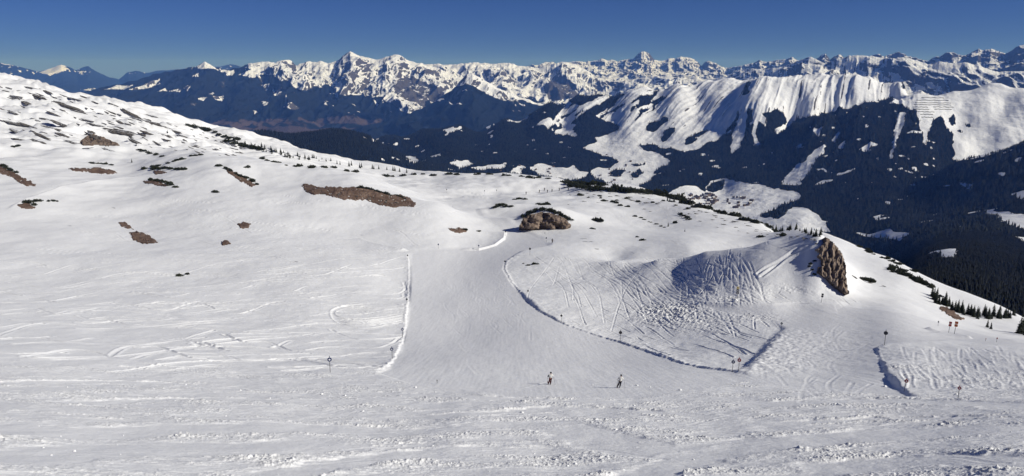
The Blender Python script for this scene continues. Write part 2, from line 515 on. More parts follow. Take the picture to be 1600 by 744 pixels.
for (kx, ky), kh, kw, ka in (((852, 346), 7.0, 15.0, 24.0), ((790, 331), 5.0, 10.0, 20.0), ((560, 303), 2.5, 14.0, 40.0)):
    c = ground_line([(kx, ky), (kx, ky - 1)])[0]
    dz += kh * np.exp(-((X - c[0]) / ka) ** 2 - ((Y - c[1] - 4) / kw) ** 2)
# loose broken snow of the foreground: lumps in streaks
low = smooth(126, 108, R) * off
wv = 3.5 * fbm(X / 30, Y / 30, 2, 40)
SWATHS = [([(-60, 664), (120, 676), (300, 672), (480, 668), (650, 676)], 3.2), ([(850, 664), (960, 690), (1060, 704), (1200, 690), (1400, 676), (1660, 664)], 3.2), ([(980, 750), (1110, 708), (1240, 690)], 2.0),
          ([(1140, 634), (1280, 630), (1450, 630), (1660, 640)], 2.6), ([(-60, 728), (150, 704), (400, 702), (580, 690)], 3.4), ([(1250, 732), (1450, 716), (1660, 724)], 2.2), ([(380, 748), (600, 716), (790, 700)], 1.8),
          ([(540, 612), (800, 626), (1020, 630)], 1.6), ([(60, 632), (300, 622), (500, 630)], 1.8), ([(560, 652), (760, 648), (900, 640), (1150, 652)], 1.5), ([(-60, 604), (160, 596), (330, 600)], 1.4), ([(1200, 660), (1420, 652), (1660, 650)], 1.2)]
flat = np.zeros_like(X); rim = np.zeros_like(X)
for pts, w in SWATHS:
    ln = sweep(pts, 24, 0.0)
    m, d, a, f = line_dist(ln, w * 2.2)
    a = a + 0.9 * fbm(X[m] / 3.0, Y[m] / 1.6, 3, 46)
    e = smooth(0, .10, f) * smooth(1, .85, f)
    flat[m] = np.maximum(flat[m], e * smooth(w * 1.05, w * .75, a))
    rim[m] = np.maximum(rim[m], e * np.exp(-((a - w * 1.25) / (w * .26)) ** 2))
st1 = fbm(X / 13, (Y - 0.10 * X + wv) / 4.6, 4, 31) + 0.35 * fbm(X / 4, Y / 1.8, 3, 30)
streak = smooth(-0.22, 0.30, st1)
patch = np.clip(0.55 + 1.5 * fbm(X / 6, Y / 3.5, 2, 39), 0.1, 1.4)
fine = fbm(X / 0.30, Y / 0.34, 3, 33, 0.65)
lump = np.clip(fine, 0, 1) * 0.9 + 0.6 * np.clip(noise2(X / 0.8, Y / 0.8, 35) - .1, 0, 1)
rough = low * (1 - flat) * np.clip(streak + 0.8 * rim, 0, 1.2)
dz += rough * (0.17 * lump * patch + 0.05 * fbm(X / 1.4, Y / 0.9, 4, 34, .65)) + low * (0.05 * rim * (0.4 + patch) - 0.04 * flat + 0.05 * streak * (1 - flat))
dz += low * (1 - flat) * 0.05 * fbm(X / 1.6, Y / 0.5, 4, 36)
# scraped ruts running across
dz += low * (0.25 + 0.75 * patch * (1 - flat)) * 0.05 * ridged(X / 12 + 0.3 * fbm(X / 9, Y / 9, 2, 38), (Y - .1 * X + wv) / 0.9, 4, 37)
# chopped snow of the bowl and beside the saddle track
BOWL = [(800, 420), (870, 396), (960, 408), (1030, 406), (1130, 390), (1200, 384), (1190, 430), (1140, 455), (1080, 474), (1120, 500), (1215, 505), (1190, 545), (1150, 575), (1080, 568), (1030, 552), (930, 520), (850, 486), (810, 445)]
RBANK = [(1385, 542), (1450, 533), (1540, 538), (1660, 550), (1660, 612), (1500, 612), (1420, 612), (1395, 580)]
bowl = blur(in_poly(fgPX, fgPY, BOWL).astype(np.float32), 5)
rbk = blur(in_poly(fgPX, fgPY, RBANK).astype(np.float32), 5)
dz += bowl * (0.11 * fbm(X / 3.2, Y / 3.2, 3, 41)) + rbk * 0.06 * fbm(X / 3, Y / 3, 3, 42)
PILES = [((1030, 490), 62, 24, 0.9), ((1060, 485), 50, 14, 0.7), ((1180, 497), 55, 9, 0.6), ((1095, 505), 70, 20, 0.4), ((1145, 468), 28, 5, 0.8), ((1110, 466), 30, 4, .5)]
pile = np.zeros_like(X)
for (cx_, cy_), a_, b_, h_ in PILES:
    k = np.exp(-(((fgPX - cx_) / a_) ** 2 + ((fgPY - cy_) / b_) ** 2) * 1.6)
    pile = np.maximum(pile, k)
    dz += k * h_ * np.clip(fbm(X / 0.9, Y / 0.9, 4, 45, 0.6) + 0.10, 0, 1) * 0.6
# corduroy of the groomed piste
dz += gro * (0.02 * noise2(X / 0.5, Y / 9, 51) + 0.06 * fbm(X / 5, Y / 16, 3, 52) + 0.03 * np.sin((X + .15 * Y) / 0.8) * noise2(X / 9, Y / 30, 53))

# ski tracks: grooves with little shoulders
def carve(lines, depth, width):
    D = np.full(fg.Z.size, 9.0, np.float32)
    nu, nr = len(fg.u), len(fg.r)
    for ln in lines:
        seg = np.hypot(*np.diff(ln, axis=0).T)
        s = np.concatenate([[0], np.cumsum(seg)])
        n = max(2, int(s[-1] / (width * 0.5)))
        q = np.linspace(0, s[-1], n)
        x, y = np.interp(q, s, ln[:, 0]), np.interp(q, s, ln[:, 1])
        r = np.hypot(x, y)
        fu, fr = fg.idx(np.arctan2(x, y), r)
        iu, ir = np.round(fu).astype(int), np.round(fr).astype(int)
        wu = int(np.clip(np.max(1.6 * width / (r * (fg.u[1] - fg.u[0]))), 1, 9))
        wr = int(np.clip(np.max(1.6 * width / (r * 0.0028)), 1, 9))
        for du in range(-wu, wu + 1):
            for dr in range(-wr, wr + 1):
                a, b = np.clip(iu + du, 0, nu - 1), np.clip(ir + dr, 0, nr - 1)
                d = np.hypot(fg.X[b, a] - x, fg.Y[b, a] - y).astype(np.float32)
                np.minimum.at(D, b * nu + a, d)
    D = D.reshape(fg.Z.shape) / width
    return depth * (-np.exp(-(D * 1.6) ** 2) + 0.75 * np.exp(-((D - 1.0) * 2.6) ** 2))

tr = random.Random(5)
thin, mid, wide, soft, field = [], [], [], [], []
for k in range(110):                           # traverses of the left snowfield
    y = tr.uniform(415, 578); x = tr.uniform(-80, 520); L = tr.uniform(70, 360)
    tilt = (500 - y) * 0.06 + tr.uniform(-10, 10)
    field.append(sweep([(x, y + tilt), (x + L * .5, y + tr.uniform(-9, 9)), (min(x + L, 632), y - tilt * .4 + tr.uniform(-12, 12))], 26, 3))
for y in (398, 404, 411, 425, 437):
    mid.append(sweep([(60, y - 8), (250, y + 6), (420, y + 2), (600, y - 8)], 30))
for k in range(7):                            # turning loops beside the piste
    o = k * 2.3
    mid.append(sweep([(632, 478 + o), (590, 480 + o * .9), (545, 478 + o * .3), (520, 487 + o * .2), (530, 497 + o * .6), (570, 500 + o), (630, 492 + o)], 40, 0.6))
mid.append(sweep([(175, 580), (260, 569), (350, 562), (450, 560)], 30, 0.5))
mid.append(sweep([(0, 305), (60, 296), (150, 287), (260, 262)], 30, 0.5))
for k in range(40):                           # tracks down the left hillside and round the hill
    x, y = tr.uniform(0, 620), tr.uniform(300, 400)
    field.append(sweep([(x, y), (x + tr.uniform(30, 80), y + tr.uniform(-4, 14)), (x + tr.uniform(90, 170), y + tr.uniform(-4, 24))], 14))
for k in range(70):                           # the bowl
    x = tr.uniform(830, 1180); y = tr.uniform(398, 430) if x < 1130 else tr.uniform(390, 420)
    L = tr.uniform(35, 110)
    sl = tr.choice((1.2, 2.2, 3.0, 1.6, -0.9, 2.6)) * tr.uniform(.6, 1.3) if x < 1060 else tr.uniform(-.3, .9)
    thin.append(sweep([(x, y), (x + sl * L * .4, y + L * .45 + tr.uniform(-5, 5)), (x + sl * L * .7 + tr.uniform(-18, 18), y + L)], 24, 7))
for k in range(60):
    x, y = tr.uniform(850, 1140), tr.uniform(430, 540)
    thin.append(sweep([(x, y), (x + 30, y + tr.uniform(0, 14)), (x + 70 + tr.uniform(0, 30), y + tr.uniform(10, 34))], 14, 2))
for k in range(70):                           # chutes of the right bank
    x = tr.uniform(1400, 1640); y = tr.uniform(540, 575)
    thin.append(sweep([(x, y), (x + tr.uniform(2, 25), y + 22), (x + tr.uniform(10, 50), min(610, y + tr.uniform(34, 60)))], 12, 2))
for k in range(26):                           # fan on the mound's foot
    x, y = tr.uniform(1080, 1290), tr.uniform(440, 470)
    thin.append(sweep([(x, y), (x + 25, y + tr.uniform(2, 10)), (x + 50, y + tr.uniform(6, 22))], 10, 2))
for k in range(30):                           # turns on the saddle piste
    x, y = tr.uniform(1200, 1370), tr.uniform(490, 600)
    soft.append(sweep([(x, y), (x - tr.uniform(5, 20), y + 14), (x - tr.uniform(-10, 20), y + 30)], 10, 1))
for k in range(46):                           # edges of turns in the foreground
    x, y = tr.uniform(-60, 1500), tr.uniform(596, 744)
    L = tr.uniform(90, 380)
    soft.append(sweep([(x, y), (x + L * .5, y + tr.uniform(-14, 6)), (x + L, y + tr.uniform(-24, 14))], 20, 2))
for k in range(16):                           # linked turns on the groomed run
    x, y = tr.uniform(660, 800), tr.uniform(400, 470)
    q = [(x, y)]
    for j in range(tr.randint(4, 8)):
        x += tr.uniform(5, 11) * (1 if j % 2 else -1) + 3; y += tr.uniform(8, 18)
        q.append((x + (y - 440) * .25, min(y, 606)))
    soft.append(sweep(q, 50, .3))
for k in range(22):                           # tracks over the far field
    x, y = tr.uniform(880, 1180), tr.uniform(320, 385)
    thin.append(sweep([(x, y), (x + 40, y + tr.uniform(0, 14)), (x + 90, y + tr.uniform(6, 30))], 12, 1))
for pts in ([(1185, 430), (1215, 410), (1245, 392), (1268, 380)], [(1190, 432), (1222, 410), (1250, 393), (1272, 380)]):
    wide.append(sweep(pts, 20, 2))
vary = np.clip(0.8 + 1.0 * fbm(X / 16, Y / 16, 2, 55), 0.15, 1.4)
dz += off * vary * (1 - 0.65 * rbk) * (carve(thin, 0.125, 0.32) + carve(mid, 0.20, 0.55) + carve(field, 0.16, 0.62)) + carve(wide, 0.3, 0.8) + np.clip(vary - 0.35, 0, 1) * carve(soft, 0.035, 0.4)
fg.Z = fg.Z0 + dz
MAT_SNOW = snow_material()
snowfield = fg.mesh('snow_ground', MAT_SNOW, {'groomed': gro * smooth(106, 132, fg.R), 'churned': np.clip(rough * (0.4 + 0.6 * patch) + 0.7 * pile, 0, 1)})

# ------------------------------------------------------------------ the valley and the hills across it
def mid_points():
    P = []
    def v(px, py, r, back=None):
        u, t = ray(px, py); P.append((float(u), r, float(t)))
        if back:                                 # behind a crest the ground falls away
            d, k = back
            P.append((float(u), r + d, float(t) - k))
    def z(px, r, zz):
        u, _ = ray(px, 300); P.append((float(u), r, zz / r))
    for x in (-150, 0, 200, 400, 550, 700, 850, 1000):
        z(x, 1500, -470); z(x, 2300, -720); z(x, 3400, -880)
    for x in (-150, 0, 200, 330): z(x, 5000, -930); z(x, 7000, -980); z(x, 10500, -1010)
    for x in (430, 550, 650): z(x, 10500, -1010)
    for x in (780, 900, 1050, 1200, 1400, 1600, 1750): z(x, 10500, -700)
    # the near forest below the right edge
    for x in (1150, 1250, 1350): z(x, 800, -260); z(x, 1400, -420); z(x, 2300, -640); z(x, 3200, -790)
    for x, y, r in ((1450, 445, 800), (1450, 412, 1300), (1450, 388, 2000), (1450, 370, 2900), (1600, 490, 800), (1600, 447, 1250), (1600, 405, 1900), (1600, 370, 2700), (1720, 440, 1250), (1720, 370, 2700)): v(x, y, r)
    # valley floor
    for x, y, r in ((1050, 318, 4500), (1130, 316, 4700), (1200, 335, 4200), (1250, 345, 3900), (1320, 362, 3700), (1000, 300, 5000), (900, 276, 5600), (800, 268, 5700), (740, 262, 5800), (1130, 300, 5150)): v(x, y, r)
    # forest hill in the gap
    for x, y, r in ((380, 222, 5200), (440, 211, 5300), (500, 206, 5400), (540, 205, 5450), (580, 216, 5500), (620, 238, 5500)): v(x, y, r, (700, .018))
    for x, y, r in ((430, 240, 4600), (520, 245, 4600), (600, 262, 4900), (680, 270, 5200)): v(x, y, r)
    for x in (480, 560): z(x, 6700, -880)
    # the long ridge across the valley
    for x, y, r in ((570, 226, 7300), (610, 214, 7400), (660, 204, 7500), (720, 197, 7600), (790, 188, 7700), (830, 177, 7800), (860, 161, 7950), (900, 150, 8050), (940, 148, 8000), (980, 142, 7950), (1010, 135, 7900), (1060, 130, 7850), (1100, 127, 7850), (1140, 121, 7900), (1165, 129, 7800), (1200, 122, 7700), (1240, 118, 7700), (1280, 113, 7750), (1320, 116, 7700), (1360, 121, 7600), (1410, 128, 7500)): v(x, y, r, (900, .05))
    for x, y, r in ((660, 235, 6700), (740, 225, 6900), (740, 245, 6300), (820, 210, 7150), (820, 240, 6500), (820, 258, 6000), (880, 190, 7450), (880, 220, 6900), (880, 250, 6250), (950, 180, 7400), (950, 215, 6850), (950, 250, 6200), (950, 280, 5500),
                    (1020, 165, 7400), (1020, 200, 6900), (1020, 235, 6350), (1020, 270, 5700), (1090, 160, 7350), (1090, 195, 6850), (1090, 235, 6200), (1090, 270, 5600), (1150, 165, 7150), (1150, 200, 6600), (1150, 240, 6000), (1150, 275, 5400),
                    (1200, 150, 7250), (1200, 180, 6800), (1200, 215, 6250), (1200, 250, 5700), (1200, 285, 5100), (1270, 140, 7250), (1270, 165, 6900), (1340, 140, 7100)): v(x, y, r)
    # forested spur and the snow dome on the right
    for x, y, r, d in ((1240, 200, 6200, 350), (1290, 181, 6250, 400), (1340, 166, 6350, 450), (1392, 154, 6500, 500)): v(x, y, r, (d, .012))
    for x, y, r in ((1240, 240, 5650), (1240, 290, 4900), (1240, 318, 4450), (1310, 210, 5800), (1310, 250, 5250), (1310, 300, 4600), (1310, 345, 4000), (1390, 190, 5900), (1390, 230, 5350), (1390, 280, 4700), (1390, 330, 4050), (1390, 358, 3600), (1450, 185, 6000), (1450, 225, 5450), (1450, 280, 4700), (1450, 330, 4000), (1450, 352, 3500)): v(x, y, r)
    for x, y, r in ((1440, 148, 6900), (1490, 145, 7000), (1530, 138, 7100), (1560, 132, 7200), (1600, 138, 7000), (1680, 128, 7200)): v(x, y, r, (700, .05))
    for x, y, r in ((1500, 190, 6200), (1500, 235, 5500), (1570, 170, 6500), (1570, 205, 5900), (1640, 180, 6300), (1640, 200, 6000)): v(x, y, r)
    # nearer spur at the right edge
    for x, y, r in ((1495, 252, 4700), (1540, 241, 4750), (1600, 222, 4800), (1680, 200, 4900)): v(x, y, r, (450, .02))
    for x, y, r in ((1510, 290, 4200), (1510, 330, 3700), (1600, 265, 4200), (1600, 310, 3600), (1600, 340, 3150), (1700, 300, 3600)): v(x, y, r)
    return P

mf = Field(np.linspace(-UW, UW, 1840), r_grid(240.0, (760, 0.05), (2600, 0.006), (8600, 0.0024), (10400, 0.02)))
cu2, cr2 = np.linspace(-UW * 1.03, UW * 1.03, 270), np.exp(np.linspace(math.log(740.0), math.log(10800), 260))
CU, CR = np.meshgrid(cu2, cr2)
T = Spline(mid_points(), 1e-6, 4.0)(CU, CR)
T = cubic_up(cubic_up(T, (np.log(np.maximum(mf.r, 760)) - math.log(740.0)) / (math.log(10800) - math.log(740.0)) * 259, 0), (mf.u - cu2[0]) / (cu2[1] - cu2[0]), 1)
T = np.minimum(T, np.where(mf.R < 3000, -0.02, 0.05))
mf.Z = T * np.maximum(mf.R, 760)
mf.Z = np.where(mf.R < 760, np.minimum(mf.Z, -210), mf.Z)
T = mf.Z / mf.R
mPX, mPY = proj(mf.U, T)
X, Y, R = mf.X, mf.Y, mf.R
far_k = smooth(3800, 5200, R)
hi_k = smooth(-700, -350, mf.Z) * far_k
# gullies and ribs: run down the fall line of the ridge (towards the viewer and to the left)
A = X * 0.79 - Y * 0.61
B = Y * 0.79 + X * 0.61
warp = 160 * fbm(X / 900, Y / 900, 3, 61)
A2 = X * 0.90 - 0.44 * Y
sel = smooth(1130, 1200, mPX)
dome = smooth(1400, 1440, mPX) * smooth(270, 240, mPY)
def folds(q, along, sd):
    w1 = 0.9 * fbm(q / 600, along / 2400, 3, sd)
    am = np.clip(0.75 + 1.3 * noise2(q / 420, along / 900, sd + 9), 0.15, 1.6)
    f = tri(q / 300 + w1) * (0.7 + 0.8 * noise2(q / 500, along / 3000, sd + 1)) - 0.4
    g = tri(q / 105 + 1.2 * w1 + 0.4 * noise2(q / 200, along / 900, sd + 2)) - 0.5
    h = ridged(q / 60 + w1, along / 700, 3, sd + 3) - 0.7
    return am * (17 * f + 14 * g) + 9 * h, smooth(.80, .97, g + 0.5) * smooth(-.1, .25, noise2(q / 160, along / 260, sd + 6))
cr_ = 0.55 + 0.45 * smooth(-20, -150, mf.Z)
fa, ga = folds(A + 0.3 * warp, B, 62)
fb_, gb = folds(A2 + 0.1 * warp, Y, 66)
mf.Z += hi_k * cr_ * (0.62 * fa * (1 - sel) + fb_ * sel) * (1 - 0.85 * dome)
ribline = hi_k * (ga * (1 - sel) + gb * sel) * (1 - dome)
# the spur that throws the big shaded flank in the middle of the ridge
xs = np.interp(mPY, [112, 122, 150, 185, 215], [1212, 1204, 1186, 1166, 1158])
dd = mPX - xs + 5 * fbm(Y / 200, X / 200, 3, 69)
mf.Z += hi_k * smooth(222, 190, mPY) * smooth(116, 150, mPY) * (140 * smooth(-52, 0, dd) * (1 - smooth(0, 150, dd)))
mf.Z += far_k * 8 * fbm(X / 260, Y / 260, 4, 63) + smooth(900, 1500, R) * 14 * fbm(X / 300, Y / 300, 4, 64)
mf.Z += hi_k * 5 * fbm(X / 90, Y / 90, 4, 65) * (1 - 0.7 * dome)

SNOWS = [   # open snow in the woods across the valley, as sighted
    [(838, 197), (850, 185), (870, 170), (890, 158), (905, 163), (920, 162), (940, 150), (1000, 128), (1090, 118), (1140, 112), (1200, 112), (1200, 150), (1195, 190), (1180, 205), (1165, 180), (1140, 205), (1110, 222), (1090, 232), (1070, 240), (1058, 235), (1040, 232), (1020, 225), (1000, 226), (1002, 235), (1030, 240), (1046, 250), (1045, 257), (1030, 262), (1020, 272), (1015, 282), (1003, 290), (990, 295), (960, 288), (930, 278), (922, 270), (935, 260), (952, 262), (966, 252), (958, 246), (938, 243), (910, 232), (935, 220), (928, 213), (940, 200), (920, 205), (895, 213), (870, 211), (850, 195)],
    [(1140, 234), (1148, 205), (1158, 185), (1168, 178), (1166, 200), (1157, 225), (1145, 241)], [(1172, 180), (1185, 185), (1182, 215), (1190, 228), (1178, 228), (1176, 205)],
    [(1160, 184), (1200, 105), (1420, 110), (1402, 152), (1340, 164), (1290, 179), (1240, 199), (1215, 212), (1200, 205), (1180, 200)],
    [(1395, 155), (1410, 140), (1470, 130), (1540, 120), (1700, 110), (1700, 200), (1600, 222), (1555, 240), (1495, 254), (1490, 235), (1487, 210), (1472, 183), (1460, 186), (1452, 205), (1446, 230), (1440, 205), (1432, 174), (1415, 168)],
    [(1402, 178), (1416, 172), (1412, 195), (1402, 215), (1398, 240), (1390, 250), (1396, 215)],
    [(1220, 288), (1240, 262), (1255, 255), (1275, 232), (1290, 228), (1285, 240), (1268, 262), (1250, 288), (1235, 290)], [(1270, 290), (1288, 281), (1305, 282), (1290, 288)],
    [(1045, 302), (1060, 292), (1090, 290), (1100, 298), (1110, 282), (1135, 280), (1160, 283), (1190, 288), (1215, 297), (1240, 300), (1255, 310), (1235, 318), (1215, 325), (1190, 335), (1215, 345), (1240, 322), (1262, 325), (1285, 345), (1300, 362), (1260, 366), (1200, 360), (1140, 345), (1080, 330), (1040, 318)],
    [(1327, 362), (1360, 365), (1390, 357), (1400, 363), (1422, 364), (1405, 376), (1370, 372)], [(1537, 328), (1570, 328), (1605, 336), (1660, 370), (1610, 368), (1590, 358), (1565, 345), (1545, 335)],
    [(1452, 396), (1462, 390), (1500, 386), (1503, 392), (1490, 406), (1470, 402)], [(1578, 305), (1600, 302), (1620, 312), (1595, 311)], [(1585, 372), (1620, 370), (1640, 384), (1600, 380)],
    [(706, 255), (730, 249), (738, 258), (718, 263)], [(735, 263), (792, 254), (786, 266), (745, 267)], [(795, 270), (812, 258), (822, 262), (810, 272)], [(826, 262), (850, 254), (866, 262), (884, 264), (905, 277), (880, 282), (840, 272)], [(880, 268), (896, 258), (905, 266), (922, 272), (900, 280)],
    [(672, 243), (690, 240), (686, 246)], [(630, 243), (650, 246), (655, 258), (640, 256)], [(690, 203), (727, 197), (716, 204), (700, 209)], [(745, 196), (768, 193), (762, 199), (750, 200)], [(790, 188), (828, 180), (824, 186), (806, 191)], [(575, 217), (590, 216), (588, 220)], [(592, 223), (602, 222), (600, 227)], [(612, 226), (625, 224), (622, 228)],
    [(1383, 262), (1395, 263), (1390, 270)], [(1422, 262), (1436, 262), (1430, 267)], [(1505, 290), (1523, 288), (1512, 295)], [(1362, 340), (1378, 332), (1372, 346)], [(1380, 315), (1392, 316), (1386, 320)], [(1560, 270), (1572, 268), (1566, 278)],
    [(1340, 232), (1360, 222), (1372, 224), (1352, 236)], [(1310, 230), (1322, 215), (1318, 232)], [(1300, 215), (1312, 203), (1306, 222)], [(1270, 205), (1285, 200), (1278, 215)],
]
WOODS = [[(1008, 198), (1020, 190), (1040, 183), (1047, 186), (1035, 197), (1020, 208), (1010, 205)], [(1030, 213), (1045, 200), (1055, 198), (1053, 207), (1042, 218), (1032, 218)], [(1068, 220), (1085, 210), (1110, 197), (1100, 210), (1085, 222), (1070, 228)],
         [(890, 205), (905, 190), (925, 180), (940, 188), (970, 195), (968, 205), (950, 210), (920, 215)], [(960, 150), (980, 146), (940, 175), (905, 195), (890, 195), (920, 170)], [(948, 275), (960, 265), (978, 264), (968, 276)], [(985, 273), (1000, 265), (1006, 270), (995, 277)],
         [(1103, 297), (1110, 287), (1132, 282), (1130, 293), (1115, 300)], [(1186, 338), (1215, 322), (1232, 318), (1215, 333), (1195, 344)], [(985, 258), (1005, 254), (1010, 258), (995, 262)], [(1000, 152), (1030, 140), (1015, 160), (995, 172)], [(850, 178), (870, 165), (885, 165), (862, 190)], [(1480, 185), (1492, 176), (1494, 192), (1486, 198)],
         [(1495, 205), (1500, 200), (1502, 208)], [(1508, 195), (1514, 190), (1515, 198)], [(1190, 195), (1215, 190), (1230, 198), (1205, 212)], [(1160, 165), (1166, 140), (1172, 145), (1168, 175)]]
tw = random.Random(17)
for k in range(15):                            # strips of wood slanting down the left face
    x, y = tw.uniform(862, 1050), 0
    y = np.interp(x, [850, 900, 1000, 1050], [170, 152, 140, 138]) + tw.uniform(0, 34)
    a, b, w = tw.uniform(10, 30), tw.uniform(10, 24), tw.uniform(2, 4)
    WOODS.append([(x, y), (x + w, y + 1), (x - a + w, y + b), (x - a - w * .3, y + b + 2), (x - a * .6 - w * .5, y + b * .5)])
wx = mPX + 5 * fbm(X / 120, Y / 120, 3, 71)
wy = mPY + 3.2 * fbm(X / 90, Y / 160, 3, 72)
forest = np.ones(mf.Z.shape, np.float32)
for p in SNOWS: forest[in_poly(wx, wy, p)] = 0
for p in WOODS: forest[in_poly(wx, wy, p)] = 1
glade = fbm(X / 130, Y / 90, 3, 73)
forest[(glade > 0.50) & (forest > .5) & (mPX > 560) & (R > 3000)] = 0
dash = fbm(X / 60, (Y + 3 * mf.Z) / 150, 3, 74)
forest[(dash > 0.46) & in_poly(wx, wy, [(1240, 205), (1330, 170), (1400, 158), (1440, 190), (1490, 235), (1520, 300), (1440, 300), (1350, 270), (1280, 290), (1250, 250)])] = 0
m_forest = blur(forest, 1)
m_rock = -0.22 * np.ones_like(m_forest) - 0.35 * dome + 1.25 * ribline + 0.22 * smooth(150, 120, mPY) * (1 - sel) * hi_k
m_rock += 0.2 * in_poly(wx, wy, [(1530, 132), (1570, 132), (1590, 150), (1585, 165), (1560, 150)]) + 0.15 * in_poly(wx, wy, [(1400, 128), (1480, 125), (1480, 142), (1400, 140)])
MAT_MID = alpine_material('snow_and_forest_slopes', (0.006, 0.008, 0.008), (0.09, 0.082, 0.08), 0.62, 0.012, 0.02)
valley = mf.mesh('valley_hills', MAT_MID, {'forest': m_forest, 'rock': m_rock})

# ------------------------------------------------------------------ far ranges
def far_range(name, sky_line, r_crest, r_foot, z_foot, mat, tree_line, seed, relief=150.0, spur=900.0, jag=1.2, patches=(), bare=(), cols=1300, rows=230, meadow=None, rock0=0.0, lean=0.25, px_lo=-160, px_hi=1760, prof=1.25):
    """A mountain range: crest line as sighted, spurs and gullies down to its foot, back slope behind."""
    u0, u1 = float(ray(px_lo, 108)[0]), float(ray(px_hi, 108)[0])
    sl = np.array(sky_line, float)
    ff = Field(np.linspace(u0, u1, cols), np.linspace(0, 1, rows))      # rows are slope positions for now
    px = 800 + F * np.tan(ff.u) / ct
    for _ in range(2):
        yy = np.interp(px, sl[:, 0], sl[:, 1])
        px = CX + F * np.sin(ff.u) / (np.cos(ff.u) * ct - (108 - yy) / F * st)
    yy = yy + jag * fbm(px / 14, 0 * px + seed, 4, seed) + 0.5 * jag * noise2(px / 3, 0 * px, seed + 1)
    _, tc = ray(px, yy)
    rc = np.interp(px, *np.array(r_crest, float).T)
    rf = np.interp(px, *np.array(r_foot, float).T)
    S = ff.R                                                          # 0 foot .. 1 beyond the crest
    kc = 0.86
    Rr = rf + (rc - rf) * S / kc
    zc = tc * rc
    s = np.clip(S / kc, 0, 1)
    zf = z_foot
    Z = zf + (zc - zf) * s ** prof
    back = np.clip((S - kc) / (1 - kc), 0, 1)
    Z = np.where(S > kc, zc - back * (rc - rf) * (1 - kc) / kc * 0.75, Z)
    ff.R = Rr
    ff.X, ff.Y = Rr * np.sin(ff.U), Rr * np.cos(ff.U)
    Xa, Ya = ff.X, ff.Y
    wp = 0.35 * spur * fbm(Xa / spur / 2, Ya / spur / 2, 3, seed + 2)
    q = Xa + lean * Ya + wp
    am = 0.75 + 0.9 * noise2(q / spur / 1.7, Ya / spur / 4, seed + 12)
    n = 0.95 * tri(q / spur / 1.25 + 0.5 * noise2(q / spur / 2, Ya / spur / 3, seed + 13)) * am + 0.35 * ridged(q / spur, Ya / (spur * 3.2), 4, seed + 3) - 0.65
    n2 = 0.8 * tri((Xa - 0.15 * Ya + wp) / (spur * 0.36) + 0.7 * noise2(Xa / spur, Ya / spur / 2, seed + 14)) + 0.5 * ridged((Xa - 0.1 * Ya + wp) / (spur * 0.3), Ya / (spur * 0.8), 4, seed + 5) - 0.75
    env = (0.16 + 0.84 * smooth(1.0, 0.86, s)) * smooth(0.0, 0.25, s)
    Z += relief * env * n + 0.30 * relief * (env * .8 + .2 * smooth(0, .2, s)) * n2 + 0.10 * relief * (env + .2) * fbm(Xa / 160, Ya / 160, 3, seed + 7)
    ff.Z = Z
    T = Z / Rr
    PX, PY = proj(ff.U, T)
    tl = np.array(tree_line, float)
    wob = 10 * fbm(Xa / 700, Ya / 1400, 4, seed + 8)
    fo = smooth(-7, 7, PY + wob - 9 * n * env - np.interp(PX, tl[:, 0], tl[:, 1]))
    wx, wy = PX + 4 * fbm(Xa / 300, Ya / 300, 3, seed + 9), PY + 2.5 * fbm(Xa / 300, Ya / 300, 3, seed + 10)
    for p in patches: fo[in_poly(wx, wy, p)] = 0.0
    fleck = fbm((Xa + 0.5 * Ya) / 170, Ya / 700, 3, seed + 15)
    fo = np.where((fleck > 0.38) & (PY < np.interp(PX, tl[:, 0], tl[:, 1]) + 26), np.minimum(fo, 0.25), fo)
    rk = np.full(Z.shape, rock0)
    for p, a in bare: rk[in_poly(wx, wy, p)] += a
    at = {'forest': fo, 'rock': rk}
    if meadow is not None:
        at['meadow'] = meadow(PX, PY, Xa, Ya)
    return ff.mesh(name, mat, at), ff

MAT_FAR = alpine_material('far_alps', (0.009, 0.012, 0.012), (0.075, 0.07, 0.07), 0.78, 0.004, 0.005)
MAT_FARB = alpine_material('far_wooded_alps', (0.010, 0.013, 0.012), (0.075, 0.07, 0.07), 0.76, 0.004, 0.006, brown=(0.072, 0.054, 0.048))
FAR_A = [(-200, 92), (-60, 96), (0, 98), (30, 104), (60, 112), (78, 107), (95, 101), (110, 105), (118, 110), (128, 105), (138, 103), (152, 112), (172, 121), (186, 124), (200, 113), (212, 110), (228, 114), (245, 111), (270, 109), (300, 106), (345, 104), (360, 100), (372, 103), (390, 108), (420, 106), (470, 112), (700, 120)]
far_range('far_hills', FAR_A, [(-200, 36000), (700, 38000)], [(-200, 25000), (700, 27000)], -1000, MAT_FARB, [(-200, 90), (2000, 90)], 101, 110, 1500, 0.8,
          patches=[[(62, 113), (75, 107), (92, 103), (108, 107), (100, 111), (78, 118)], [(84, 103), (98, 100), (104, 104), (92, 107)], [(119, 111), (130, 112), (128, 117)], [(0, 97), (10, 98), (20, 104), (8, 101)], [(125, 140), (150, 138), (140, 141)]],
          px_lo=-560, px_hi=720, cols=950)
FAR_B = [(60, 150), (100, 146), (140, 141), (165, 136), (190, 131), (215, 124), (240, 116), (262, 112), (285, 108), (305, 103), (320, 97), (335, 104), (345, 108), (365, 106), (380, 104), (388, 98), (402, 97), (412, 96), (420, 94), (430, 98), (445, 95), (455, 96), (463, 102), (478, 95), (486, 96), (500, 95), (512, 99), (524, 97), (535, 88), (547, 81), (556, 84), (565, 86), (577, 90), (590, 92), (603, 90), (612, 86), (620, 85), (630, 88), (640, 95), (660, 100), (690, 108), (720, 120), (760, 140), (820, 170), (900, 190)]
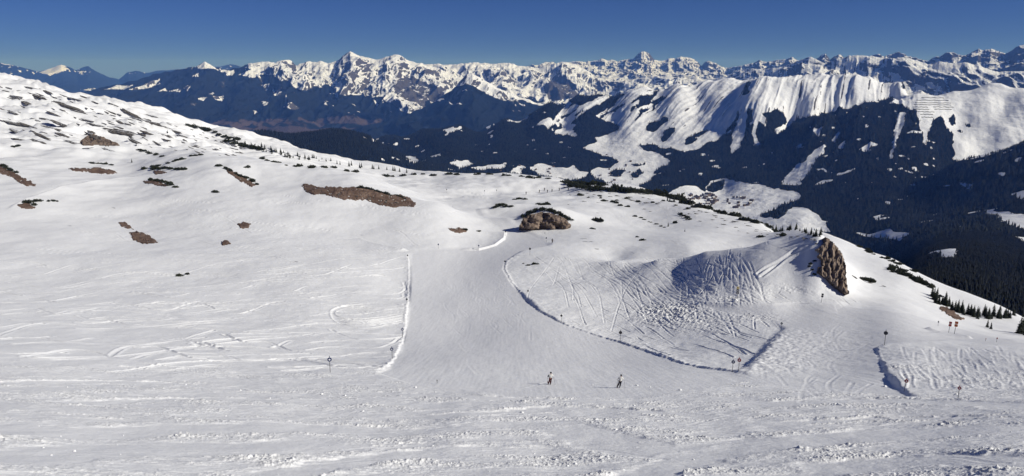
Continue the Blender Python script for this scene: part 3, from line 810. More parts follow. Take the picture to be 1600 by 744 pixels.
BP = [[(160, 141), (185, 134), (208, 134), (195, 140)], [(200, 141), (225, 133), (248, 124), (250, 131), (225, 139)], [(245, 144), (258, 137), (262, 143)], [(288, 137), (296, 133), (294, 142)], [(308, 154), (322, 152), (318, 159)], [(330, 151), (350, 150), (347, 158), (336, 157)], [(325, 147), (333, 145), (333, 150)], [(345, 128), (352, 127), (350, 136)],
      [(408, 132), (420, 130), (424, 137), (416, 142)], [(425, 142), (440, 137), (440, 148), (430, 150)], [(442, 167), (458, 160), (468, 168), (462, 172)], [(410, 158), (420, 160), (412, 167)], [(300, 120), (311, 114), (309, 121)], [(354, 112), (366, 108), (364, 118), (356, 119)], [(305, 98), (322, 95), (340, 109), (325, 106), (312, 108)], [(372, 116), (395, 108), (415, 114), (395, 122)], [(382, 106), (400, 92), (440, 90), (462, 100), (440, 112), (410, 112)], [(265, 143), (285, 138), (280, 144)], [(296, 162), (308, 160), (304, 166)], [(395, 171), (402, 175), (398, 178)]]
def meadow_b(PX, PY, Xa, Ya):
    k = smooth(178, 190, PY + 8 * fbm(Xa / 900, Ya / 900, 3, 120)) * smooth(700, 560, PX) * smooth(250, 290, PX)
    return k * (0.62 + 0.8 * fbm(Xa / 1100, Ya / 500, 3, 121))
rb, fb = far_range('nebel_range', FAR_B, [(60, 19500), (320, 18500), (547, 17800), (640, 17500), (900, 16500)], [(60, 13200), (320, 12600), (547, 12400), (900, 12600)], -1010, MAT_FARB,
          [(60, 60), (380, 90), (400, 116), (425, 120), (450, 128), (480, 134), (520, 140), (560, 150), (600, 152), (640, 172), (680, 182), (740, 184)], 131, 200, 800, 1.0, patches=BP,
          bare=[([(612, 128), (640, 118), (690, 140), (700, 158), (650, 160), (620, 150)], 0.5), ([(520, 120), (560, 118), (600, 150), (560, 150)], 0.15)], px_lo=40, px_hi=920, cols=1000, rows=320, meadow=meadow_b, rock0=0.05)
rb.name = 'snowy_range'
FAR_B2 = [(480, 215), (540, 205), (590, 192), (630, 182), (650, 172), (680, 158), (705, 142), (720, 126), (730, 116), (738, 114), (748, 121), (770, 133), (790, 143), (815, 152), (840, 160), (870, 172), (920, 190), (980, 205)]
far_range('pyramid_mountain', FAR_B2, [(480, 12500), (735, 13200), (980, 13000)], [(480, 10200), (980, 10200)], -950, MAT_FAR, [(480, 60), (640, 120), (680, 138), (700, 140), (730, 136), (760, 146), (800, 158), (900, 168)], 151, 130, 700, 1.0, px_lo=470, px_hi=990, cols=620, rock0=0.05)
FAR_C1 = [(560, 110), (640, 98), (665, 100), (700, 101), (740, 98), (765, 99), (795, 97), (815, 104), (840, 105), (862, 100), (885, 97), (900, 101), (918, 110), (932, 122), (945, 128), (965, 130), (985, 126), (1005, 121), (1040, 118), (1070, 122), (1100, 126), (1125, 122), (1150, 114), (1172, 108), (1195, 109), (1225, 103), (1245, 95), (1262, 88), (1275, 91), (1290, 98), (1308, 92), (1325, 88), (1345, 88), (1370, 89), (1395, 91), (1418, 89), (1438, 95), (1450, 99), (1468, 96), (1490, 98), (1512, 98), (1535, 104), (1560, 112), (1580, 110), (1610, 112), (1700, 110)]
far_range('snowy_alps', FAR_C1, [(560, 19500), (900, 18500), (1150, 16000), (1300, 14500), (1700, 13500)], [(560, 14000), (900, 13200), (1150, 11500), (1700, 10000)], -780, MAT_FAR, [(560, 158), (700, 158), (800, 150), (850, 165), (880, 160), (1000, 190), (1700, 200)], 171, 160, 700, 1.2,
          bare=[([(850, 135), (868, 118), (890, 125), (905, 150), (860, 160)], 0.6), ([(925, 105), (960, 102), (985, 120), (960, 140), (930, 130)], 0.25), ([(1200, 100), (1290, 95), (1290, 120), (1240, 118)], 0.1)], px_lo=540, px_hi=2150, cols=1700, rows=320, rock0=-0.02)
FAR_C2 = [(700, 112), (780, 108), (830, 104), (842, 101), (852, 98), (862, 95), (870, 99), (880, 98), (890, 97), (902, 96), (915, 97), (930, 94), (940, 92), (950, 94), (965, 96), (975, 92), (988, 92), (995, 86), (1002, 81), (1007, 80), (1013, 83), (1022, 93), (1035, 95), (1045, 90), (1055, 92), (1065, 89), (1078, 90), (1088, 96), (1096, 103), (1108, 94), (1116, 97), (1128, 105), (1140, 106), (1160, 102), (1178, 97), (1188, 93), (1198, 96), (1210, 93), (1225, 92), (1238, 88), (1248, 95), (1275, 92), (1284, 84), (1290, 83), (1297, 93), (1304, 86), (1312, 84), (1322, 90), (1348, 87), (1358, 88), (1374, 84), (1382, 87), (1392, 86), (1400, 82), (1408, 84), (1420, 89), (1438, 93), (1450, 98), (1462, 92), (1472, 87), (1486, 82), (1498, 85), (1508, 86), (1520, 80), (1530, 75), (1538, 79), (1550, 75), (1560, 79), (1572, 84), (1580, 80), (1590, 73), (1600, 70), (1630, 66), (1700, 78)]
far_range('jagged_alps', FAR_C2, [(700, 27000), (1100, 25500), (1300, 20000), (1700, 17500)], [(700, 20500), (1100, 19500), (1300, 16500), (1700, 14200)], -300, MAT_FAR, [(700, 200), (1700, 200)], 191, 190, 900, 1.8, px_lo=690, px_hi=2150, cols=1550, rows=220, rock0=0.20)

# plain under everything, out to the horizon
def plain():
    bm = bmesh.new()
    rs = [700, 2500, 6000, 12000, 25000, 60000]
    N = 48
    rows = []
    for r in rs:
        rows.append([bm.verts.new((r * math.sin(2 * math.pi * k / N), r * math.cos(2 * math.pi * k / N), -1045.0)) for k in range(N)])
    c = bm.verts.new((0, 0, -1045.0))
    for k in range(N): bm.faces.new((c, rows[0][(k + 1) % N], rows[0][k]))
    for a, b in zip(rows[:-1], rows[1:]):
        for k in range(N): bm.faces.new((a[k], a[(k + 1) % N], b[(k + 1) % N], b[k]))
    me = bpy.data.meshes.new('ground'); bm.to_mesh(me); bm.free()
    m, n, l, bs = new_mat('valley_floor')
    pos = n.new('ShaderNodeNewGeometry').outputs['Position']
    a = noise_node(n, l, pos, 0.0011, 5, .6)
    c1 = mixc(n, l, ramp(n, l, a, .42, .58), (0.035, 0.042, 0.035), (0.17, 0.12, 0.095))
    l.new(c1, bs.inputs['Base Color']); bs.inputs['Roughness'].default_value = 0.9
    me.materials.append(m)
    o = bpy.data.objects.new('ground', me); o['kind'] = 'structure'; COL.objects.link(o)
plain()

# ------------------------------------------------------------------ the air
def haze():
    bm = bmesh.new()
    bmesh.ops.create_cube(bm, size=1.0)
    me = bpy.data.meshes.new('haze'); bm.to_mesh(me); bm.free()
    o = bpy.data.objects.new('haze', me)
    o.scale = (128000, 128000, 1800); o.location = (0, 0, -1046 - 1 + 900)
    m = bpy.data.materials.new('air'); m.use_nodes = True
    n = m.node_tree.nodes; n.clear()
    out = n.new('ShaderNodeOutputMaterial'); v = n.new('ShaderNodeVolumePrincipled')
    v.inputs['Color'].default_value = (0.14, 0.33, 1.0, 1)
    v.inputs['Absorption Color'].default_value = (1, 1, 1, 1)
    v.inputs['Density'].default_value = 3.0e-5
    v.inputs['Anisotropy'].default_value = 0.0
    m.node_tree.links.new(v.outputs[0], out.inputs['Volume'])
    me.materials.append(m)
    o['kind'] = 'stuff'
    o['label'] = 'thin blue haze over the far valley and mountains'
    COL.objects.link(o)
haze()
# ------------------------------------------------------------------ objects: helpers
SHARED = {}
def link(name, me, parent=None):
    o = bpy.data.objects.new(name, me)
    COL.objects.link(o)
    if parent is not None: o.parent = parent
    return o

def tag(o, label, cat, group=None, kind=None):
    o['label'] = label; o['category'] = cat
    if group: o['group'] = group
    if kind: o['kind'] = kind
    return o

def mesh_np(name, co, faces, mat, smooth_=False):
    me = bpy.data.meshes.new(name)
    me.from_pydata([tuple(map(float, c)) for c in co], [], [tuple(map(int, f)) for f in faces])
    me.update()
    if smooth_: me.polygons.foreach_set('use_smooth', np.ones(len(me.polygons), bool))
    me.materials.append(mat)
    return me

def px_size(p):
    return p.length / F                      # metres for one pixel of the photograph at that distance

def plain_mat(name, col, rough=0.6, metal=0.0, var=0.15, scale=6.0):
    m, n, l, bs = new_mat(name)
    tc = n.new('ShaderNodeTexCoord').outputs['Object']
    f = noise_node(n, l, tc, scale, 3)
    l.new(mixc(n, l, f, tuple(v * (1 - var) for v in col), tuple(min(1, v * (1 + var)) for v in col)), bs.inputs['Base Color'])
    bs.inputs['Roughness'].default_value = rough; bs.inputs['Metallic'].default_value = metal
    bs.inputs['Specular IOR Level'].default_value = 0.3
    return m

def rock_mat(name, c1, c2, scale, snow_on_top=True, thr=0.80, vert=2.6, crack=.5, fm=2.5, bd=.25):
    m, n, l, bs = new_mat(name)
    g = n.new('ShaderNodeNewGeometry'); pos = g.outputs['Position']
    f = noise_node(n, l, pos, scale, 6, 0.7)
    mp = n.new('ShaderNodeMapping'); l.new(pos, mp.inputs[0]); mp.inputs['Scale'].default_value = (1, 1, vert)
    f2 = noise_node(n, l, mp.outputs[0], scale * fm, 5, 0.75)
    c = mixc(n, l, ramp(n, l, f, .35, .65), c1, c2)
    c = mixc(n, l, ramp(n, l, f2, .34, .56), tuple(crack * v for v in c1), c)
    if snow_on_top:
        sep = n.new('ShaderNodeSeparateXYZ'); l.new(g.outputs['Normal'], sep.inputs[0])
        k = math_node(n, l, 'ADD', sep.outputs['Z'], math_node(n, l, 'MULTIPLY', math_node(n, l, 'SUBTRACT', f2, .5), .5))
        c = mixc(n, l, ramp(n, l, k, thr, thr + .06), c, SNOW)
    l.new(c, bs.inputs['Base Color']); bs.inputs['Roughness'].default_value = .9
    bs.inputs['Specular IOR Level'].default_value = .15
    bump(n, l, f2, bd, .8, bs)
    return m

def leaf_mat(name, a, b, scale=.6):
    m, n, l, bs = new_mat(name)
    pos = n.new('ShaderNodeNewGeometry').outputs['Position']
    oi = n.new('ShaderNodeObjectInfo').outputs['Random']
    f = math_node(n, l, 'ADD', math_node(n, l, 'MULTIPLY', noise_node(n, l, pos, scale, 3), .7), math_node(n, l, 'MULTIPLY', oi, .3))
    l.new(mixc(n, l, ramp(n, l, f, .3, .8), a, b), bs.inputs['Base Color'])
    bs.inputs['Roughness'].default_value = .8; bs.inputs['Specular IOR Level'].default_value = .15
    return m

M_ROCK = rock_mat('weathered_limestone', (0.145, 0.108, 0.084), (0.25, 0.192, 0.152), .16, False, vert=.8, crack=.5)
M_CLIFF = rock_mat('brown_cliff_rock', (0.20, 0.150, 0.118), (0.30, 0.235, 0.185), .25, False, vert=.35, crack=.55)
M_LEDGE = rock_mat('dark_ledge_rock', (0.075, 0.070, 0.065), (0.15, 0.135, 0.12), .3, True, .95)
M_GRASS = rock_mat('dead_alpine_grass', (0.11, 0.070, 0.052), (0.225, 0.158, 0.12), .16, False, vert=1, crack=.55, fm=9, bd=.12)
M_PINE = leaf_mat('dwarf_pine_needles', (0.018, 0.022, 0.014), (0.045, 0.050, 0.032))
M_SPRUCE = leaf_mat('spruce_needles', (0.016, 0.021, 0.015), (0.040, 0.047, 0.032))
M_BARK = plain_mat('bark', (0.07, 0.05, 0.04), .9)
M_WOODS = leaf_mat('forest_needles', (0.004, 0.006, 0.006), (0.011, 0.015, 0.012), .02)

# ------------------------------------------------------------------ the woods across the valley (one mass)
def woods(name, label, count, sel, seed, hmin, hmax, wk):
    rg = np.random.default_rng(seed)
    Xs, Ys, Us, Rs = [], [], [], []
    m = sel & (m_forest > 0.55)
    w = (mf.R ** 2) * m
    w = w.ravel() / w.sum()
    idx = rg.choice(w.size, count, p=w)
    i, j = np.divmod(idx, len(mf.u))
    x = mf.X[i, j] + rg.uniform(-6, 6, count); y = mf.Y[i, j] + rg.uniform(-6, 6, count)
    z = mf.z_at(x, y)
    h = rg.uniform(hmin, hmax, count) * (0.75 + 0.5 * rg.random(count)); rad = h * rg.uniform(.8, 1.25, count) * wk
    N = 5
    ang = np.arange(N) * 2 * math.pi / N
    V = np.zeros((count, 2 * N + 2, 3), np.float32)
    rot = rg.uniform(0, 6.28, count)
    for lev, (zb, zt, rk) in enumerate(((-.08, .62, 1.0), (.34, 1.0, .66))):
        b = lev * (N + 1)
        jit = rg.uniform(.7, 1.25, (count, N))
        V[:, b:b + N, 0] = x[:, None] + rad[:, None] * rk * jit * np.cos(ang + rot[:, None])
        V[:, b:b + N, 1] = y[:, None] + rad[:, None] * rk * jit * np.sin(ang + rot[:, None])
        V[:, b:b + N, 2] = (z + zb * h)[:, None] + rg.uniform(-.05, .05, (count, N)) * h[:, None]
        V[:, b + N] = np.stack([x, y, z + zt * h], 1)
    tri = []
    for lev in range(2):
        b = lev * (N + 1)
        for k in range(N): tri.append((b + k, b + (k + 1) % N, b + N))
    tri = np.array(tri, np.int32)
    Fc = (tri[None] + (np.arange(count) * (2 * N + 2))[:, None, None]).reshape(-1).astype(np.int32)
    me = bpy.data.meshes.new(name)
    me.vertices.add(count * (2 * N + 2)); me.vertices.foreach_set('co', V.ravel())
    me.loops.add(len(Fc)); me.loops.foreach_set('vertex_index', Fc)
    me.polygons.add(len(Fc) // 3); me.polygons.foreach_set('loop_start', np.arange(0, len(Fc), 3, dtype=np.int32))
    me.update(calc_edges=True)
    me.materials.append(M_WOODS)
    o = link(name, me)
    tag(o, label, 'forest', kind='stuff')
woods('forest', 'dark conifer forest covering the slopes across the valley', 98000, (mf.R > 2600) & (mf.R < 8300) & (mPX > 360) & (mPX < 2050), 3, 12, 20, .26)
woods('forest', 'near dark conifer forest just below the right snow edge', 90000, (mf.R > 765) & (mf.R < 2900) & (mPX > 1120) & (mPX < 2050), 4, 3.5, 7, .30)
woods('forest', 'dark conifer forest on the hill in the gap left of the valley', 9000, (mf.R > 3300) & (mf.R < 5800) & (mPX > 330) & (mPX < 700), 5, 15, 24, .24)

# ------------------------------------------------------------------ rock outcrops and bare patches
def slab(name, poly, mat, r_foot=None, r_top=None, depth=3.0, bulge=0.8, rough=0.5, step=1.5, lift=0.15, seed=0, edge=2.0, nscale=1.6, tall=1.0):
    """A body with the sighted outline at its own distance: standing rock face (r_foot, r_top given) or a patch of turf lying on the slope."""
    poly = np.array(poly, float)
    x0, y0 = poly.min(0) - 2; x1, y1 = poly.max(0) + 2
    nx, ny = int((x1 - x0) / step) + 1, int((y1 - y0) / step) + 1
    gx, gy = np.meshgrid(x0 + np.arange(nx) * step, y0 + np.arange(ny) * step)
    jx = gx + edge * fbm(gx / 7, gy / 7, 3, 200 + seed) + .5 * step * noise2(gx * 1.7, gy * 1.7, 201 + seed)
    jx += .5 * edge * noise2(gx / 2.2, gy / 1.6, 207 + seed)
    jy = gy + edge * .7 * fbm(gx / 7, gy / 5, 3, 202 + seed)
    ins = in_poly(jx, jy, poly)
    if not r_foot: ins &= ~((fbm(gx / 6, gy / 2.2, 4, 206 + seed, .6) > .46))
    d = blur(ins.astype(float), 2 if r_foot else 1)
    front, back = {}, {}
    co, faces = [], []
    ymin, ymax = poly[:, 1].min(), poly[:, 1].max()
    for i in range(ny - 1):
        for j in range(nx - 1):
            if not ins[i, j]: continue
            for a, b in ((i, j), (i, j + 1), (i + 1, j + 1), (i + 1, j)):
                if (a, b) in front: continue
                u, t = ray(gx[a, b], gy[a, b])
                pr = float(smooth(.0, 1.0, d[a, b]))
                nz = float(fbm(gx[a, b] / (5 * nscale), gy[a, b] / (4 * nscale * tall), 4, 203 + seed) + .5 * ridged(np.array(gx[a, b] / (9 * nscale)), np.array(gy[a, b] / (6 * nscale * tall)), 3, 204 + seed) - .3)
                if r_foot:
                    k = (gy[a, b] - ymin) / (ymax - ymin)
                    r = r_top + (r_foot - r_top) * k ** .8 - bulge * pr - rough * nz * (0.3 + pr)
                    p = Vector((r * math.sin(u), r * math.cos(u), r * t))
                    q = p + Vector((0, depth, -depth * .5))
                else:
                    p = fg.hit(gx[a, b], gy[a, b])
                    p = p + Vector((-p.x, -p.y, 20)).normalized() * (lift * (.3 + pr) + rough * nz * pr) if depth > 2 else p + Vector((0, 0, lift * (.3 + pr) + rough * max(nz + .15, 0) * pr))
                    q = p + Vector((0, depth * .7, -depth))
                front[(a, b)] = len(co); co.append(p)
                back[(a, b)] = len(co); co.append(q)
            A, B, C_, D = (i, j), (i, j + 1), (i + 1, j + 1), (i + 1, j)
            faces.append((front[D], front[C_], front[B], front[A]))
            faces.append((back[A], back[B], back[C_], back[D]))
            for (e0, e1), nb in (((A, B), (i - 1, j)), ((B, C_), (i, j + 1)), ((C_, D), (i + 1, j)), ((D, A), (i, j - 1))):
                if not ins[nb]: faces.append((front[e0], front[e1], back[e1], back[e0]))
    me = mesh_np(name, co, faces, mat, depth < 1)
    return link(name, me)

CLIFF = [(1289, 370), (1296, 373), (1304, 381), (1312, 391), (1319, 404), (1322, 424), (1322, 440), (1327, 459), (1318, 455), (1309, 447), (1300, 441), (1295, 437), (1286, 431), (1276, 425), (1279, 418), (1287, 415), (1285, 405), (1277, 399), (1283, 395), (1276, 389), (1285, 383), (1290, 378)]
tag(slab('rock_cliff', CLIFF, M_CLIFF, 199.5, 220.5, 7, .3, .8, 1.2, seed=1, nscale=1.1, tall=2.8), 'tall brown rock cliff on the right side of the snow mound', 'cliff')
KNOB = [(811, 352), (816, 343), (822, 338), (832, 334), (845, 331), (858, 332), (868, 335), (876, 337), (882, 341), (888, 347), (892, 351), (888, 356), (880, 359), (866, 358), (850, 356), (834, 357), (820, 355)]
tag(slab('rock_outcrop', KNOB, M_ROCK, 396, 405, 8, 1.5, 2.6, 1.1, seed=2, nscale=3.0), 'broad brown rock outcrop topped with dwarf pines beside the groomed run', 'rock')
PATCHES = [
    ([(470, 290), (480, 287), (500, 292), (530, 293), (560, 292), (590, 298), (612, 305), (625, 304), (640, 310), (650, 319), (645, 323), (628, 322), (617, 325), (608, 322), (590, 320), (570, 312), (540, 312), (515, 307), (505, 302), (490, 304), (478, 300)], 'long brown patch of bare grass and rock across the rounded snow hill'),
    ([(183, 347), (195, 347), (203, 352), (207, 358), (198, 357), (188, 352)], 'small brown grass patch just above a wider one on the left snowfield'),
    ([(202, 363), (212, 361), (225, 364), (235, 370), (247, 379), (236, 381), (220, 380), (208, 375)], 'wider brown grass patch, lower of two close together on the left snowfield'),
    ([(370, 349), (380, 347), (392, 350), (388, 356), (376, 356)], 'small round brown grass patch, upper right of the left snowfield patches'),
    ([(345, 377), (353, 375), (362, 380), (356, 384), (347, 382)], 'small brown grass patch below the round one on the left snowfield'),
    ([(-20, 250), (0, 258), (14, 266), (26, 271), (42, 281), (56, 289), (42, 291), (28, 283), (10, 273), (-20, 264)], 'slanting brown grass strip at the left margin'),
    ([(107, 263), (125, 262), (140, 263), (155, 262), (172, 265), (182, 270), (168, 272), (150, 271), (130, 268), (115, 267)], 'flat brown grass patch on the upper left snow shelf'),
    ([(222, 284), (236, 281), (250, 284), (262, 290), (252, 291), (238, 288)], 'brown grass patch under dwarf pines by the left snow crest'),
    ([(238, 268), (250, 266), (262, 269), (255, 272), (242, 272)], 'small brown grass patch between dwarf pines on the left snow crest'),
    ([(350, 262), (366, 268), (384, 278), (400, 289), (392, 292), (374, 282), (358, 271)], 'narrow brown grass strip slanting down beside a line of dwarf pines'),
    ([(699, 358), (710, 356), (724, 357), (730, 361), (718, 364), (706, 362)], 'low dark patch of grass and stones left of the groomed run'),
    ([(26, 320), (38, 317), (52, 322), (56, 325), (42, 327), (30, 324)], 'brown grass patch with dark bushes at the tip of the wind crest'),
    ([(1470, 478), (1484, 484), (1500, 494), (1508, 500), (1494, 499), (1478, 490), (1466, 482)], 'bare brown bank under the spruces on the right slope'),
]
for k, (p, lab) in enumerate(PATCHES):
    tag(slab('grass_patch', p, M_GRASS, None, None, .6, 0, .45 if k == 0 else .25, 0.9, .15, 20 + k, 3.4, 2.2), lab, 'grass patch', 'patches of bare brown grass', 'stuff')

# ledges and boulders: knobbly rock bodies
def boulder(seed, sx, sy, sz, lev=3):
    bm = bmesh.new()
    bmesh.ops.create_icosphere(bm, subdivisions=lev, radius=1.0)
    co = np.array([v.co[:] for v in bm.verts])
    k = 1 + .55 * fbm(co[:, 0] * 1.3 + seed * 9, co[:, 1] * 1.3 + co[:, 2] * 1.7, 4, 300 + seed) + .2 * noise2(co[:, 0] * 4 + co[:, 2] * 3, co[:, 1] * 4, 310 + seed)
    for v, q, c in zip(bm.verts, k, co):
        v.co = Vector((c[0] * sx * q, c[1] * sy * q, c[2] * sz * q))
    me = bpy.data.meshes.new('rock'); bm.to_mesh(me); bm.free()
    me.materials.append(M_LEDGE)
    return me
LEDGES = [boulder(k, 1.15, .24, .075 + .03 * (k % 3)) for k in range(7)]
BLOCKS = [boulder(10 + k, .6, .5, .4) for k in range(4)]
rk = random.Random(21)
def put_ledge(px, py, w, label, group, h=1.0, tilt=None, meshes=LEDGES, name='rock_ledge', cat='rock'):
    p = fg.hit(px, py)
    s = px_size(p) * w / 2
    o = link(name, rk.choice(meshes))
    t = rk.uniform(.25, .55) if tilt is None else tilt
    o.location = p
    o.rotation_euler = (0, math.atan(t * .8), rk.uniform(-.5, .2))
    o.scale = (s, s * 1.2, s * h)
    tag(o, label, cat, group)
LED = [  # prominent dark ledges of the left hillside: position, width
    (12, 190, 26), (28, 207, 30), (48, 198, 34), (66, 213, 20), (80, 200, 20), (100, 196, 34), (118, 224, 30), (30, 218, 20), (60, 222, 22), (24, 150, 20), (12, 137, 12), (40, 160, 24), (58, 150, 20), (88, 160, 24), (110, 168, 38), (128, 176, 20), (52, 138, 16), (72, 143, 18),
    (152, 196, 28), (170, 202, 20), (140, 205, 22), (186, 190, 16), (205, 178, 24), (235, 192, 28), (252, 198, 20), (172, 175, 14), (190, 207, 40), (150, 215, 38), (165, 222, 24), (214, 186, 16), (240, 182, 20), (118, 155, 18), (100, 150, 14), (84, 178, 16), (136, 188, 16), (212, 222, 20), (230, 208, 18), (258, 212, 20), (275, 206, 18), (262, 192, 14), (290, 215, 22), (178, 164, 16), (148, 160, 12), (132, 152, 14), (20, 176, 16), (70, 186, 14), (100, 212, 18), (245, 224, 14)]
for k in range(130):
    x = rk.uniform(-10, 380); LED.append((x, 128 + x * .235 + 4 + 74 * rk.random() ** 1.3 * (1 - x / 600), rk.uniform(5, 15)))
for k, (x, y, w) in enumerate(LED):
    put_ledge(x, y, w * (rk.uniform(.8, 1.25) if k < 48 else rk.uniform(.6, 1.0)), 'dark rock ledge in a streak on the steep left hillside', 'dark rock ledges streaking the left hillside', rk.uniform(.6, 1.2))
for k in range(95):  # more plateau shrubs, with ledge rock meshes standing in for them
    x = rk.uniform(880, 1280); y0 = np.interp(x, [880, 1000, 1100, 1200, 1290], [288, 304, 328, 358, 372])
    put_ledge(x, y0 + rk.uniform(2, 42) * (1 - (x - 880) / 700) * rk.random() + 2, rk.uniform(3.5, 9), 'small dark shrub, built as a rock, dotted over the snow plateau behind the mound', 'small dark shrubs on the snow plateau', 1.6, .2)
tag(slab('rock_outcrop', [(124, 223), (132, 216), (142, 212), (152, 212), (164, 217), (176, 222), (187, 227), (170, 228), (152, 226), (138, 228), (130, 227)], M_ROCK, None, None, 1.5, 0, 1.6, 1.2, .8, 41, 1.5, 1.2), 'largest brown rock outcrop on the left hillside, above the snow shelf', 'rock')
for k in range(16):
    q = rk.random()
    put_ledge(482 + 160 * q, 299 + 22 * q + rk.uniform(-4, 2), rk.uniform(3.5, 8), 'brownish stone sticking out of the long bare patch on the rounded hill', 'stones in the long bare patch', 1.3, .2, BLOCKS)
put_ledge(188, 208, 34, 'grey rock outcrop just above the largest brown one on the left hillside', None, 1.3, .25)
put_ledge(132, 232, 26, 'flat grey rock slab below the largest brown outcrop on the left hillside', None, .6, -.1)
put_ledge(172, 236, 28, 'flat dark rock slab sloping down to the right of the largest brown outcrop', None, .6, .3)
put_ledge(920, 378, 18, 'layered grey rock slab on the shelf right of the groomed run', None, .8, 0)
put_ledge(931, 389, 9, 'small dark rock above the bowl rim, below a layered slab', None, .8, 0)
put_ledge(912, 373, 10, 'small dark rock just above the layered grey slab', None, .8, 0)
put_ledge(1333, 432, 10, 'small grey rock beside the foot of the tall cliff', None, 1.6, .6)
put_ledge(1352, 440, 22, 'dark rock with low bushes right of the tall cliff', None, .9, .35)
put_ledge(1384, 448, 10, 'small dark rock alone on the right slope', None, .6, .4)
put_ledge(462, 409, 7, 'lone small dark stone on the smooth snow of the left field', None, .7, .1)
put_ledge(106, 353, 8, 'two toned small stone on the far left snowfield', None, .5, 0)
put_ledge(178, 325, 7, 'lone dark stone below the wind crest on the left', None, .7, .1)
put_ledge(818, 412, 6, 'small dark stone just inside the bowl rim by the run', None, .9, .2, BLOCKS)

# ------------------------------------------------------------------ dwarf pines
def pine_mesh(seed):
    rg = random.Random(900 + seed)
    co, fc = [], []
    lobes = [(rg.uniform(-.35, .35), rg.uniform(-.2, .2), rg.uniform(.22, .4), rg.uniform(.55, 1.0)) for _ in range(5)]
    for k in range(170):
        lx, ly, lr, lh = rg.choice(lobes)
        a, d = rg.uniform(0, 6.283), math.sqrt(rg.random())
        x, y = lx + lr * d * math.cos(a), ly + lr * .8 * d * math.sin(a)
        top = .42 * lh * (1 - .75 * d * d)
        z = top * rg.uniform(.3, 1.0)
        L = rg.uniform(.09, .17)
        dirv = Vector((math.cos(a) * d * .9, math.sin(a) * d * .9, rg.uniform(.5, 1.1))).normalized()
        s1 = dirv.orthogonal().normalized() * L * rg.uniform(.35, .6)
        s2 = dirv.cross(s1).normalized() * s1.length
        b = len(co); p = Vector((x, y, z))
        co += [p + s1, p + s2, p - s1, p - s2, p + dirv * L]
        fc += [(b, b + 1, b + 4), (b + 1, b + 2, b + 4), (b + 2, b + 3, b + 4), (b + 3, b, b + 4)]
    for lx, ly, lr, lh in lobes:                # a few stems down into the snow
        b = len(co)
        for q in range(4): co.append(Vector((lx + .03 * math.cos(q * 1.57), ly + .03 * math.sin(q * 1.57), -.15)))
        co.append(Vector((lx * .7, ly * .7, .3 * lh)))
        for q in range(4): fc.append((b + q, b + (q + 1) % 4, b + 4))
    return mesh_np('dwarf_pine', co, fc, M_PINE)
PINES = [pine_mesh(k) for k in range(7)]
pr_ = random.Random(31)
NPINE = [0]
def put_pine(px, py, w, label, group, h=1.0):
    p = fg.hit(px, py)
    s = px_size(p) * w
    o = link('dwarf_pine', pr_.choice(PINES))
    o.location = p - Vector((0, 0, .03 * s))
    o.rotation_euler = (0, 0, pr_.choice((0, math.pi)) + pr_.uniform(-.4, .4))
    o.scale = (s, s * pr_.uniform(.8, 1.2), s * h * pr_.uniform(.85, 1.25))
    tag(o, label, 'bush', group)
    NPINE[0] += 1
def belt(pts, n, w, jit, label, group, h=1.0):
    pts = np.array(pts, float)
    s = np.concatenate([[0], np.cumsum(np.hypot(*np.diff(pts, axis=0).T))])
    for k in range(n):
        q = s[-1] * (k + pr_.random()) / n
        put_pine(np.interp(q, s, pts[:, 0]) + pr_.uniform(-1, 1) * jit, np.interp(q, s, pts[:, 1]) + pr_.uniform(-1, 1) * jit * .45, pr_.uniform(*w), label, group, h)
belt([(898, 292), (930, 296), (980, 299), (1020, 303), (1060, 312), (1082, 320)], 28, (15, 25), 2.0, 'dark dwarf pine in the dense belt along the far edge of the middle snowfield', 'dwarf pines along the far edge of the middle snowfield', .9)
belt([(880, 286), (905, 288), (940, 290)], 9, (14, 20), 2, 'dwarf pine in the short upper clump behind the far piste', 'dwarf pines in the upper clump behind the far piste', .9)
belt([(1085, 322), (1130, 333), (1170, 345), (1205, 358), (1225, 368)], 22, (9, 17), 4, 'dwarf pine scattered along the snow edge above the village', 'dwarf pines on the snow edge above the village')
belt([(890, 305), (940, 308), (985, 314), (1040, 316), (1075, 328)], 14, (4, 9), 7, 'small dwarf pine scattered over the snow below the dense belt', 'small dwarf pines below the dense belt')
belt([(945, 314), (985, 325)], 6, (6, 10), 2, 'dwarf pine in a short row slanting down the middle snowfield', 'short slanting row of dwarf pines on the middle snowfield')
belt([(986, 336), (1040, 357)], 9, (3, 6), 2, 'tiny dwarf pine in the dotted line on the far snowfield', 'dotted line of tiny dwarf pines on the far snowfield')
belt([(1062, 334), (1080, 346)], 4, (7, 11), 2, 'dwarf pine in the small group on the open snow left of the mound', 'small group of dwarf pines left of the mound')
belt([(814, 341), (830, 332), (850, 328), (866, 331), (880, 338), (890, 346)], 17, (8, 13), 2.0, 'dwarf pine growing on top of the broad brown outcrop', 'dwarf pines on top of the broad outcrop', 1.1)
belt([(772, 326), (785, 321), (800, 325)], 6, (8, 12), 1.5, 'dwarf pine on the small knoll left of the broad brown outcrop', 'dwarf pines on the knoll left of the outcrop', 1.1)
belt([(800, 312), (825, 311)], 4, (5, 8), 1.5, 'small dwarf pine above the knoll beside the far piste', 'small dwarf pines above the knoll')
belt([(838, 319), (858, 321)], 4, (8, 11), 1.5, 'dwarf pine on the snow behind the broad brown outcrop', 'dwarf pines behind the broad outcrop')
belt([(558, 293), (580, 297), (600, 303), (613, 307)], 10, (6, 10), 1.2, 'dark dwarf pine along the upper rim of the long brown patch', 'dwarf pines on the rim of the long brown patch', 1.2)
belt([(617, 305), (632, 312)], 4, (6, 9), 1.2, 'dwarf pine at the right tip of the long brown patch', 'dwarf pines at the tip of the long brown patch', 1.1)
